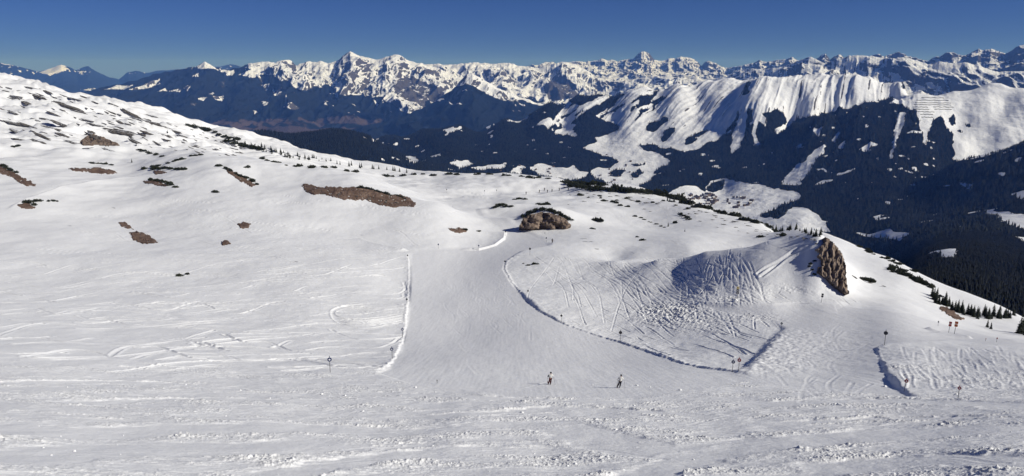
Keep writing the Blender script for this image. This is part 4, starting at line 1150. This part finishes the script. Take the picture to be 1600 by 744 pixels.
belt([(337, 258), (352, 264), (372, 274), (390, 281), (402, 290)], 13, (6, 9), 1.5, 'dark dwarf pine in the line slanting down the left hill', 'dwarf pines slanting down the left hill', 1.1)
belt([(236, 265), (262, 264), (290, 266)], 9, (7, 11), 1.5, 'dwarf pine on the left snow crest above a brown patch', 'dwarf pines on the left snow crest', 1.1)
belt([(232, 281), (250, 283), (266, 289), (277, 294)], 8, (6, 9), 1.5, 'dwarf pine along the lower brown patch by the left snow crest', 'dwarf pines along the lower brown patch', 1.1)
belt([(222, 265), (262, 256), (298, 245), (318, 241)], 11, (5, 8), 1.5, 'small dwarf pine along the rising crest line on the left hill', 'small dwarf pines along the rising crest')
belt([(38, 316), (52, 321)], 3, (8, 11), 1.5, 'dark dwarf pine at the tip of the left wind crest', 'dwarf pines at the tip of the wind crest', 1.2)
belt([(52, 315), (92, 315)], 5, (4, 8), 1, 'small dwarf pine in the row right of the wind crest tip', 'row of small dwarf pines by the wind crest tip', 1.2)
belt([(0, 257), (14, 266), (26, 271)], 5, (7, 9), 1, 'dwarf pine on the slanting strip at the left margin', 'dwarf pines at the left margin', 1.1)
belt([(20, 230), (30, 228)], 3, (4, 6), 1, 'tiny dwarf pine on the upper left snow shelf', 'tiny dwarf pines on the upper left shelf', 1.2)
belt([(140, 255), (180, 259)], 7, (4, 7), 1.5, 'dwarf pine just above the flat brown patch on the upper left', 'dwarf pines above the flat brown patch')
belt([(215, 234), (255, 245)], 7, (5, 8), 1.5, 'dwarf pine in the short row across the upper left snow', 'short row of dwarf pines on the upper left snow')
belt([(290, 196), (318, 202), (345, 212), (372, 220)], 14, (8, 14), 2, 'dark dwarf pine in the belt near the top of the left ridge', 'dwarf pines near the top of the left ridge', .9)
belt([(356, 222), (385, 229), (410, 234)], 9, (8, 13), 2, 'dark dwarf pine in the lower belt on the left ridge', 'dwarf pines in the lower ridge belt', .9)
belt([(400, 248), (430, 254), (470, 262), (515, 262), (560, 271)], 15, (5, 11), 3, 'dwarf pine on the snow behind the rounded left hill', 'dwarf pines behind the rounded hill')
belt([(600, 276), (650, 274), (690, 273), (740, 272), (800, 276), (860, 280)], 18, (6, 12), 2.5, 'dwarf pine on the distant rim above the far piste', 'dwarf pines on the distant rim')
belt([(1340, 385), (1370, 398), (1400, 412), (1430, 428)], 13, (6, 11), 6, 'dwarf pine scattered on the slope right of the cliff', 'dwarf pines on the slope right of the cliff')
belt([(1385, 418), (1410, 428), (1440, 442), (1452, 448)], 14, (9, 15), 4, 'dark dwarf pine in the thick patch on the right slope', 'thick patch of dwarf pines on the right slope', 1.2)
belt([(1345, 436), (1366, 442)], 5, (8, 12), 2, 'dwarf pine beside the dark rock right of the cliff', 'dwarf pines beside the dark rock', 1.1)
belt([(1278, 388), (1286, 396), (1280, 404), (1262, 416), (1276, 432)], 8, (4, 6.5), 2, 'small dwarf pine clinging to the left edge of the tall cliff', 'dwarf pines at the left edge of the cliff', 1.1)
for x, y, w, lab in ((934, 346, 16, 'lone dark dwarf pine right of the broad brown outcrop'), (926, 358, 7, 'tiny dwarf pine below a lone bush right of the broad outcrop'), (726, 360, 8, 'dwarf pine on the low dark patch left of the groomed run'), (748, 362, 6, 'small dwarf pine right of the low dark patch by the run'),
                     (281, 432, 9, 'dark bush alone in the middle of the left snowfield'), (293, 429, 7, 'smaller dark bush beside the lone one on the left snowfield'), (836, 413, 9, 'dwarf pine poking through the snow at the bowl rim'), (825, 415, 6, 'small dwarf pine left of the one at the bowl rim'),
                     (336, 301, 11, 'single dwarf pine between the brown strip and the small patches'), (386, 262, 8, 'dwarf pine above the slanting brown strip'), (1004, 376, 9, 'dark dwarf pine on the smooth snow above the bowl'), (996, 371, 5, 'tiny dwarf pine beside the dark one above the bowl'),
                     (1189, 371, 11, 'dark dwarf pine on the snow edge just left of the mound'), (1055, 349, 8, 'dwarf pine below the small group left of the mound'), (1470, 464, 7, 'small dwarf pine on the upper right slope edge')):
    put_pine(x, y, w, lab, None, 1.1)

# ------------------------------------------------------------------ spruces: trunk and crown
def spruce_meshes(seed):
    rg = random.Random(700 + seed)
    co, fc = [], []
    n = 7
    for z, r in ((-.06, .022), (.5, .012), (.97, .003)):
        for q in range(n): co.append((r * math.cos(q * 6.283 / n), r * math.sin(q * 6.283 / n), z))
    for a in (0, n):
        for q in range(n): fc.append((a + q, a + (q + 1) % n, a + n + (q + 1) % n, a + n + q))
    trunk = mesh_np('trunk', co, fc, M_BARK)
    co, fc = [], []
    lev = 15
    for k in range(lev):
        z = .06 + .92 * k / (lev - 1)
        R_ = .20 * (1 - z) ** .85 * rg.uniform(.8, 1.15) + .012
        m = max(4, int(11 * (1 - z) + 4))
        for q in range(m):
            if rg.random() < .08: continue
            a = q * 6.283 / m + rg.uniform(-.25, .25) + k
            L = R_ * rg.uniform(.65, 1.2)
            ca, sa = math.cos(a), math.sin(a)
            wv = L * rg.uniform(.22, .36) + .006
            dr = L * rg.uniform(.25, .6)
            b = len(co)
            for f_, w_, dz_ in ((.02, .25, .02), (.55, 1.0, -dr * .45), (1.0, .12, -dr)):
                cx_, cy_ = ca * L * f_, sa * L * f_
                co += [(cx_ - sa * wv * w_, cy_ + ca * wv * w_, z + dz_ - .012 * w_), (cx_, cy_, z + dz_ + .015), (cx_ + sa * wv * w_, cy_ - ca * wv * w_, z + dz_ - .012 * w_)]
            for s_ in (0, 3):
                fc += [(b + s_, b + s_ + 3, b + s_ + 4, b + s_ + 1), (b + s_ + 1, b + s_ + 4, b + s_ + 5, b + s_ + 2)]
    b = len(co); co += [(.012, 0, .93), (-.006, .01, .93), (-.006, -.01, .93), (0, 0, 1.03)]
    fc += [(b, b + 1, b + 3), (b + 1, b + 2, b + 3), (b + 2, b, b + 3)]
    return trunk, mesh_np('crown', co, fc, M_SPRUCE)
SPRUCE = [spruce_meshes(k) for k in range(5)]
sp_ = random.Random(41)
def put_spruce(px, py, h, label, group, fat=1.0):
    p = fg.hit(px, py)
    s = px_size(p) * h
    t, c = sp_.choice(SPRUCE)
    o = link('spruce_tree', None)
    o.location = p; o.rotation_euler = (0, 0, sp_.uniform(0, 6.28)); o.scale = (s * fat, s * fat, s)
    tag(o, label, 'tree', group)
    link('trunk', t, o); link('crown', c, o)
def stand(pts, n, h, jit, label, group, fat=1.15):
    pts = np.array(pts, float)
    s = np.concatenate([[0], np.cumsum(np.hypot(*np.diff(pts, axis=0).T))])
    for k in range(n):
        q = s[-1] * (k + sp_.random()) / n
        put_spruce(np.interp(q, s, pts[:, 0]) + sp_.uniform(-1, 1) * jit, np.interp(q, s, pts[:, 1]) + sp_.uniform(-1, 1) * jit * .5, sp_.uniform(*h), label, group, fat)
stand([(1462, 470), (1485, 482), (1510, 494), (1540, 497), (1580, 494)], 44, (7, 18), 7, 'dark spruce in the dense row on the right slope', 'spruces in the dense row on the right slope', 1.3)
stand([(1455, 462), (1475, 476)], 7, (9, 16), 3, 'spruce at the upper end of the row on the right slope', 'spruces at the upper end of the right row', 1.2)
stand([(1592, 520), (1604, 526)], 3, (18, 26), 2, 'tall spruce at the right margin below the dense row', 'tall spruces at the right margin')
stand([(1541, 512), (1550, 517)], 2, (9, 12), 2, 'small spruce on the open snow below the dense row', 'small spruces below the dense row')
stand([(1205, 352), (1235, 358), (1262, 364), (1285, 370)], 26, (4, 12), 5, 'small spruce on the snow edge just behind the mound', 'spruces on the snow edge behind the mound', 1.3)
stand([(360, 220), (385, 227), (410, 234), (440, 241), (470, 247), (500, 250)], 58, (3, 8), 7, 'dark spruce in the wood on the lower end of the left ridge', 'spruces on the lower end of the left ridge', 1.3)
stand([(505, 250), (560, 262), (620, 268), (640, 270)], 16, (5, 9), 3, 'small spruce on the rim behind the rounded hill', 'spruces on the rim behind the rounded hill', 1.2)
stand([(1040, 313), (1082, 322)], 7, (7, 11), 2, 'spruce rising from the belt above the village', 'spruces rising from the belt above the village', 1.2)
for x, y, h, lab in ((206, 254, 6, 'tiny lone spruce on the snow below the left hillside'), (213, 228, 5, 'tiny spruce left of the short bush row on the upper left'), (262, 208, 5, 'tiny spruce on the left hillside among ledges'), (1044, 354, 7, 'tiny lone spruce on the far snow left of the mound'), (1070, 362, 5, 'tiny lone spruce below the dotted line of bushes')):
    put_spruce(x, y, h, lab, None)

# ------------------------------------------------------------------ slope markers
M_POLE = plain_mat('marker_pole_wood', (0.06, 0.055, 0.055), .6)
M_BLUE = plain_mat('marker_blue', (0.02, 0.035, 0.11), .5)
M_RED = plain_mat('marker_red', (0.30, 0.028, 0.03), .5)
M_ORANGE = plain_mat('marker_orange', (0.42, 0.10, 0.03), .5)
M_DARK = plain_mat('marker_dark', (0.035, 0.035, 0.045), .5)
M_YELLOW = plain_mat('marker_yellow', (0.75, 0.52, 0.05), .5)
M_WHITE = plain_mat('marker_white', (0.72, 0.72, 0.72), .5)
def cyl(name, r0, r1, z0, z1, mat, n=10):
    co = [(r0 * math.cos(k * 6.283185 / n), r0 * math.sin(k * 6.283185 / n), z0) for k in range(n)] + [(r1 * math.cos(k * 6.283185 / n), r1 * math.sin(k * 6.283185 / n), z1) for k in range(n)]
    fc = [(k, (k + 1) % n, n + (k + 1) % n, n + k) for k in range(n)] + [tuple(range(n - 1, -1, -1)), tuple(range(n, 2 * n))]
    return mesh_np(name, co, fc, mat)
def disc(name, r, th, z, y, mat, n=20):
    co = [(r * math.cos(k * 6.283185 / n), y - th / 2, z + r * math.sin(k * 6.283185 / n)) for k in range(n)] + [(r * math.cos(k * 6.283185 / n), y + th / 2, z + r * math.sin(k * 6.283185 / n)) for k in range(n)]
    fc = [(k, (k + 1) % n, n + (k + 1) % n, n + k) for k in range(n)] + [tuple(range(n - 1, -1, -1)), tuple(range(n, 2 * n))]
    return mesh_np(name, co, fc, mat)
def box(name, sx, sy, sz, c, mat):
    bm = bmesh.new(); bmesh.ops.create_cube(bm, size=1)
    bmesh.ops.scale(bm, vec=(sx, sy, sz), verts=bm.verts)
    bmesh.ops.bevel(bm, geom=bm.edges[:], offset=min(sx, sy, sz) * .15, segments=1, affect='EDGES')
    bmesh.ops.translate(bm, vec=c, verts=bm.verts)
    me = bpy.data.meshes.new(name); bm.to_mesh(me); bm.free(); me.materials.append(mat)
    return me
def marker(px, py, hpx, mat, label, boards=1, lean=0.0, white=True, group='piste marker poles'):
    p = fg.hit(px, py)
    H = px_size(p) * hpx
    o = link('marker_pole', None)
    o.location = p; o.rotation_euler = (0, lean, math.atan2(-p.x, p.y) * .8)
    tag(o, label, 'marker pole', group)
    r = max(.028, H * .016)
    link('pole', cyl('pole', r, r * .9, -.4, H * .96, M_POLE), o)
    R_ = H * .125
    if boards == 1:
        d = link('disc', disc('disc', R_, r * 1.5, H * .80, -r * 2, mat), o)
        if white: link('face', disc('face', R_ * .42, r * .6, H * .80, -r * 3.2, M_WHITE), d)
        link('tip', cyl('tip', r * 1.5, r * .3, H * .95, H * 1.03, mat), o)
    else:
        for k in range(boards):
            d = link('board', box('board', R_ * 1.7, r * 1.6, H * .19, (0, -r * 2, H * (.90 - .22 * k)), mat if k == 0 or boards == 2 else M_DARK), o)
            link('face', box('face', R_ * .8, r * .5, H * .07, (0, -r * 3.1, H * (.90 - .22 * k)), M_WHITE if white else mat), d)
    return o
marker(516, 582, 26, M_BLUE, 'largest blue disc marker pole, at the lower left corner of the groomed run')
marker(613, 561, 20, M_BLUE, 'blue disc marker pole at the left run edge, second from its lower corner', lean=-.02)
marker(629, 527, 16, M_BLUE, 'blue disc marker pole at the left run edge just above its curve')
marker(636, 477, 12, M_DARK, 'small dark marker pole halfway up the left edge of the groomed run', white=False)
marker(637, 406, 9, M_DARK, 'short bare looking marker pole at the upper left corner of the groomed run', white=False)
marker(685, 389, 9, M_BLUE, 'small blue marker pole above the upper left corner of the groomed run', white=False)
marker(748, 391, 9, M_BLUE, 'small marker pole beside the curved snow bank at the run top', white=False)
marker(790, 369, 9, M_DARK, 'thin marker pole at the tip of the curved snow bank', white=False)
marker(789, 417, 11, M_DARK, 'marker pole on the inner bend where the dark run edge begins', white=False)
marker(828, 399, 13, M_DARK, 'thin marker pole on the snow just above the bowl rim', white=False)
marker(853.5, 379, 9, M_DARK, 'thin marker pole left of the lone dark skier below the outcrop', white=False)
marker(851.5, 368, 5, M_DARK, 'tiny marker pole nearest the foot of the broad outcrop', white=False)
marker(825, 463, 11, M_DARK, 'marker pole along the dark right run edge, near its top', white=False)
marker(877, 504, 14, M_DARK, 'marker pole along the dark right run edge, halfway down', white=False)
marker(969, 535, 20, M_DARK, 'grey marker pole along the lower dark run edge, above the right skier', white=False)
marker(1144, 582, 21, M_BLUE, 'blue disc marker pole standing left of a red one where the runs join', lean=.03)
marker(1154, 580, 22, M_RED, 'red disc marker pole standing right of a blue one where the runs join')
marker(1152, 466, 18, M_YELLOW, 'marker pole with yellow sign boards beside snow blocks', 3, group=None)
marker(1283, 473, 14, M_DARK, 'dark two board marker pole below the tall cliff', 2, lean=.08, white=False)
marker(1220.5, 516, 13, M_DARK, 'marker disc pole at the upper end of the shaded saddle bank')
marker(1170, 495, 6, M_DARK, 'tiny dark stake in the churned snow below the yellow sign', white=False)
marker(1382, 539, 22, M_DARK, 'tall dark marker pole at the top of the right snow wall', white=False)
marker(1412.5, 612, 20, M_RED, 'leaning marker pole with a dark red disc beside the right snow wall', lean=.08)
marker(1497, 622, 18, M_RED, 'bright red marker disc at the foot of the right bank')
marker(1465.5, 510, 8, M_DARK, 'smallest marker pole in the trio on the right crest', white=False)
marker(1482, 520, 16, M_RED, 'reddish two board marker pole, middle of the trio on the right crest', 2, lean=.06, white=False)
marker(1491, 522, 18, M_ORANGE, 'orange two board marker pole, tallest of the trio on the right crest', 2, lean=.06, white=False)
marker(1557, 535, 7, M_RED, 'short red marker near the right margin crest', white=False)
marker(1540, 533, 4, M_ORANGE, 'tiny orange marker on the crest right of the trio', white=False)
marker(683, 599, 6, M_DARK, 'short dark stake in the snow below the groomed run', white=False)
for x, y in ((698, 301), (757, 303), (776, 302)):
    marker(x, y, 6, M_DARK, 'tiny dark marker pole along the far piste edge', white=False, group='marker poles along the far piste')

# snow blocks beside the yellow sign
def snow_block(seed):
    me = boulder(60 + seed, 1, .8, .75); me.materials.clear(); me.materials.append(MAT_SNOW)
    me.polygons.foreach_set('use_smooth', np.ones(len(me.polygons), bool))
    return me
SB = [snow_block(k) for k in range(4)]
sb = random.Random(77)
def put_block(px, py, w, label, group):
    p = fg.hit(px, py); s = px_size(p) * w / 2
    o = link('snow_block', SB[sb.randrange(4)]); o.location = p; o.scale = (s, s, s); o.rotation_euler = (sb.uniform(-.3, .3), sb.uniform(-.3, .3), sb.uniform(0, 6))
    tag(o, label, 'snow block', group)
put_block(1149, 470, 8, 'largest snow block at the foot of the yellow sign pole', None)
put_block(1141, 465, 6, 'snow block left of the largest one by the yellow sign', None)
for k in range(26):
    put_block(1055 + sb.gauss(0, 26), 490 + sb.gauss(0, 7), sb.uniform(2, 5), 'small loose snow block in the debris on the bowl floor', 'snow blocks strewn on the bowl floor')
for k in range(60):
    put_block(sb.uniform(20, 1580), sb.uniform(600, 742), sb.choice((2, 2.5, 3, 4, 5)) * sb.uniform(.7, 1.2), 'small loose snow chunk lying on the churned foreground slope', 'snow chunks on the foreground slope')

# ------------------------------------------------------------------ skiers
M_SKIN = plain_mat('skin', (0.45, 0.28, 0.2), .6)
M_WHITEJ = plain_mat('white_jacket', (0.66, 0.65, 0.62), .8)
M_BLACKC = plain_mat('black_cloth', (0.015, 0.016, 0.022), .8)
M_MAROON = plain_mat('dark_red_trousers', (0.06, 0.014, 0.016), .8)
M_HELM = plain_mat('dark_helmet', (0.02, 0.021, 0.03), .35)
M_SKI = plain_mat('ski_red_black', (0.10, 0.03, 0.03), .4)
M_METAL = plain_mat('pole_metal', (0.10, 0.10, 0.11), .4)
def skin(name, pts, edges, rad, mat, parent, lv=2):
    me = bpy.data.meshes.new(name)
    me.from_pydata(pts, edges, [])
    o = link(name, me, parent)
    me.materials.append(mat)
    s = o.modifiers.new('Skin', 'SKIN')
    s.use_smooth_shade = True
    sk = me.skin_vertices[0].data
    for k, r in enumerate(rad):
        sk[k].radius = (r, r) if not isinstance(r, tuple) else r
        sk[k].use_root = (k == 0)
    m = o.modifiers.new('Subdivision', 'SUBSURF'); m.levels = lv; m.render_levels = lv
    return o
def skier(px, py, hpx, label, top, legs, sleeve_l, lean=.12, turn=0.0, group=None, vest=False, poles=True, face_back=True):
    p = fg.hit(px, py)
    S = px_size(p) * hpx / 1.66
    root = link('person', None)
    root.location = p; root.scale = (S, S, S); root.rotation_euler = (0, 0, turn)
    tag(root, label, 'person', group)
    L = lean
    hip, chest, neck, head = (L * .55, 0, .86), (L * .9, .10, 1.22), (L * 1.0, .14, 1.42), (L * 1.02, .17, 1.55)
    fl, fr = (-.20, .03, .06), (.10, -.02, .06)
    kl, kr = (-.10 + L * .3, .14, .46), (.12 + L * .3, .12, .46)
    hl, hr = (hip[0] - .09, .01, .84), (hip[0] + .09, .01, .84)
    sl, sr = (chest[0] - .19, .11, 1.34), (chest[0] + .19, .11, 1.34)
    el, er = (chest[0] - .34, .16, 1.12), (chest[0] + .33, .16, 1.10)
    wl, wr = (chest[0] - .36, .36, 1.02), (chest[0] + .36, .36, .98)
    P_ = [hip, chest, neck, head, hl, kl, fl, hr, kr, fr, sl, el, wl, sr, er, wr, (head[0], head[1] + .01, head[2] + .12), (fl[0], fl[1] + .18, .04), (fr[0], fr[1] + .18, .04)]
    E_ = [(0, 1), (1, 2), (2, 3), (3, 16), (0, 4), (4, 5), (5, 6), (0, 7), (7, 8), (8, 9), (1, 10), (10, 11), (11, 12), (1, 13), (13, 14), (14, 15), (6, 17), (9, 18)]
    R_ = [.15, .15, .055, .10, .095, .065, .05, .095, .065, .05, .07, .05, .04, .07, .05, .04, .075, .045, .045]
    skin('body', P_, E_, R_, M_SKIN, root)
    skin('jacket', [hip, chest, (neck[0], neck[1], neck[2] - .03), sl, el, wl, sr, er, wr], [(0, 1), (1, 2), (1, 3), (3, 4), (4, 5), (1, 6), (6, 7), (7, 8)], [.185, .195, .09, .105, .078, .062, .105, .078, .062], top, root)
    if vest:
        skin('sleeve', [sl, el, wl], [(0, 1), (1, 2)], [.112, .085, .068], sleeve_l, root)
    skin('trousers', [(hip[0], hip[1], hip[2] + .02), hl, kl, (fl[0], fl[1], .12), hr, kr, (fr[0], fr[1], .12)], [(0, 1), (1, 2), (2, 3), (0, 4), (4, 5), (5, 6)], [.165, .125, .098, .085, .125, .098, .085], legs, root)
    for f in (fl, fr):
        skin('boot', [(f[0], f[1] - .03, .20), (f[0], f[1] - .02, .07), (f[0], f[1] + .17, .055)], [(0, 1), (1, 2)], [.075, .075, .06], M_BLACKC, root, 1)
        skin('glove', [wl if f is fl else wr, ((wl if f is fl else wr)[0], .43, (wl if f is fl else wr)[2] - .03)], [(0, 1)], [.055, .05], M_BLACKC, root, 1)
    bm = bmesh.new()
    bmesh.ops.create_uvsphere(bm, u_segments=14, v_segments=9, radius=.135)
    for v in bm.verts:
        v.co.z *= 1.05
        if v.co.z < -.05: v.co.z = -.05; 
        v.co += Vector((head[0], head[1], head[2] + .06))
    me = bpy.data.meshes.new('helmet'); bm.to_mesh(me); bm.free(); me.materials.append(M_HELM); link('helmet', me, root)
    link('goggles', box('goggles', .17, .05, .07, (head[0], head[1] + .125, head[2] + .045), M_BLACKC), root)
    for f, a in ((fl, .15), (fr, .15)):
        co = []
        for y_, z_, w_ in ((-.72, .02, .05), (-.4, .015, .04), (.1, .015, .035), (.6, .02, .045), (.82, .06, .04), (.92, .12, .015)):
            for sx, dz_ in ((-w_, 0), (w_, 0), (w_, .02), (-w_, .02)):
                co.append((f[0] + sx + a * y_ * .5, f[1] + y_, z_ + dz_ - .01))
        fc = []
        for k in range(5):
            for q in range(4): fc.append((k * 4 + q, k * 4 + (q + 1) % 4, k * 4 + 4 + (q + 1) % 4, k * 4 + 4 + q))
        fc += [(3, 2, 1, 0), (20, 21, 22, 23)]
        link('ski', mesh_np('ski', co, fc, M_SKI), root)
    if poles:
        mw = Matrix.Translation(p) @ Matrix.Rotation(turn, 4, 'Z') @ Matrix.Scale(S, 4)
        for w, side, dx in ((wl, 'left', -.16), (wr, 'right', .22)):
            a = mw @ Vector((w[0], .42, w[2] + .07)); b = mw @ Vector((w[0] + dx, -.15, .0))
            q = (a - b)
            r = .013
            me = cyl('ski_pole', r * S, r * S, 0, q.length, M_METAL, 8)
            o = link('ski_pole', me); o.location = b; o.rotation_euler = q.to_track_quat('Z', 'Y').to_euler()
            link('grip', cyl('grip', .022 * S, .022 * S, q.length * .92, q.length * 1.02, M_BLACKC, 8), o)
            link('basket', cyl('basket', .045 * S, .045 * S, q.length * .05, q.length * .065, M_BLACKC, 8), o)
            tag(o, 'thin dark ski pole in the %s hand of the skier in %s' % (side, 'a white vest' if vest else 'a white jacket'), 'ski pole')
    return root
skier(859, 601, 19, 'person skiing downhill in white vest with dark sleeves and dark red trousers', M_WHITEJ, M_MAROON, M_BLACKC, lean=.16, turn=.1, vest=True)
skier(967, 606, 20, 'person skiing downhill in white jacket and black trousers, right of the two', M_WHITEJ, M_BLACKC, M_BLACKC, lean=.24, turn=-.12)
skier(863, 380, 7, 'person in dark clothes standing on skis below the broad brown outcrop', M_BLACKC, M_BLACKC, M_BLACKC, lean=.02, poles=False)
for x, y in ((842.6, 301), (850.7, 298), (855.4, 301), (862.4, 300), (874, 298), (888, 298), (822, 304)):
    skier(x, y, 4.5, 'tiny distant person in dark clothes on the far piste', M_BLACKC, M_BLACKC, M_BLACKC, lean=.05, turn=random.uniform(-1, 1), group='distant skiers on the far piste', poles=False)

# ------------------------------------------------------------------ village in the valley and snow fences on the dome
M_WALL = plain_mat('house_wall', (0.13, 0.095, 0.07), .8)
M_ROOF = plain_mat('house_roof', (0.07, 0.055, 0.05), .8)
M_ROOFS = plain_mat('snowy_roof', (0.62, 0.63, 0.65), .8)
def house(L, W, H, roof):
    hw, hl = W / 2, L / 2
    co = [(-hl, -hw, -6), (hl, -hw, -6), (hl, hw, -6), (-hl, hw, -6), (-hl, -hw, H), (hl, -hw, H), (hl, hw, H), (-hl, hw, H), (-hl, 0, H + W * .28), (hl, 0, H + W * .28)]
    wall = mesh_np('wall', co, [(0, 1, 5, 4), (1, 2, 6, 9, 5), (2, 3, 7, 6), (3, 0, 4, 8, 7)], M_WALL)
    e = 1.0
    ro = [(-hl - e, -hw - e, H - .55), (hl + e, -hw - e, H - .55), (hl + e, 0, H + W * .28 + .15), (-hl - e, 0, H + W * .28 + .15), (hl + e, hw + e, H - .55), (-hl - e, hw + e, H - .55)]
    ro += [(x, y, z + .6) for x, y, z in ro]
    rf = mesh_np('roof', ro, [(6, 7, 8, 9), (9, 8, 10, 11), (3, 2, 1, 0), (5, 4, 2, 3), (0, 1, 7, 6), (4, 5, 11, 10), (0, 6, 9, 3), (3, 9, 11, 5), (1, 2, 8, 7), (2, 4, 10, 8)], roof)
    return wall, rf
HOUSES = [house(16, 12, 8, M_ROOF), house(22, 14, 10, M_ROOF), house(13, 11, 7, M_ROOF), house(18, 12, 9, M_ROOFS)]
hs = random.Random(91)
def put_house(px, py, label, group, s=1.0):
    p = mf.hit(px, py, 2500)
    w, r = hs.choice(HOUSES)
    o = link('house', None); o.location = p; o.rotation_euler = (0, 0, hs.uniform(0, 3.14)); o.scale = (s, s, s)
    tag(o, label, 'house', group)
    link('wall', w, o); link('roof', r, o)
for k in range(62):
    a, d = hs.uniform(0, 6.28), math.sqrt(hs.random())
    put_house(1093 + 38 * d * math.cos(a), 312 + 9 * d * math.sin(a), 'dark roofed house in the dense village on the valley floor', 'houses of the village on the valley floor', hs.uniform(.8, 1.3))
for k in range(16):
    put_house(hs.uniform(1135, 1175), hs.uniform(308, 326), 'dark house in the scattered hamlet right of the village', 'houses of the hamlet right of the village')
for k in range(18):
    put_house(hs.uniform(935, 1000), hs.uniform(240, 285), 'small farmhouse on the open snow tongue above the valley', 'farmhouses on the snow tongue above the valley', .8)
for k in range(8):
    put_house(hs.uniform(745, 880), hs.uniform(258, 272), 'small house among the left clearings of the valley', 'houses in the left clearings of the valley', .8)
M_FENCE = plain_mat('snow_fence_steel', (0.06, 0.05, 0.045), .7)
def fence(x0, x1, y, sag):
    pts = [mf.hit(x0 + (x1 - x0) * k / 22, y + sag * k / 22 + .25 * math.sin(k * .9), 4500) for k in range(23)]
    co, fc = [], []
    for p in pts:
        d = Vector((0, -1, 0))
        for a, h in ((0, -.5), (0, 4.2), (1.4, 4.2), (1.4, -.5)):
            co.append(p + Vector((0, a, h)))
    for k in range(22):
        b = k * 4
        for q in range(4): fc.append((b + q, b + (q + 1) % 4, b + 4 + (q + 1) % 4, b + 4 + q))
    fc += [(3, 2, 1, 0), (88, 89, 90, 91)]
    o = link('snow_fence', mesh_np('snow_fence', co, fc, M_FENCE))
    tag(o, 'long dark avalanche fence in the rows on the snow dome across the valley', 'snow fence', 'avalanche fences on the snow dome')
for x0, x1, y in ((1440, 1475, 153), (1432, 1482, 157), (1430, 1486, 161), (1428, 1486, 164), (1426, 1450, 167.5), (1458, 1490, 167.5), (1428, 1452, 171), (1460, 1487, 171), (1434, 1460, 175), (1438, 1458, 179), (1440, 1458, 183.5)):
    fence(x0, x1, y, .6)
print('dwarf pines', NPINE[0])
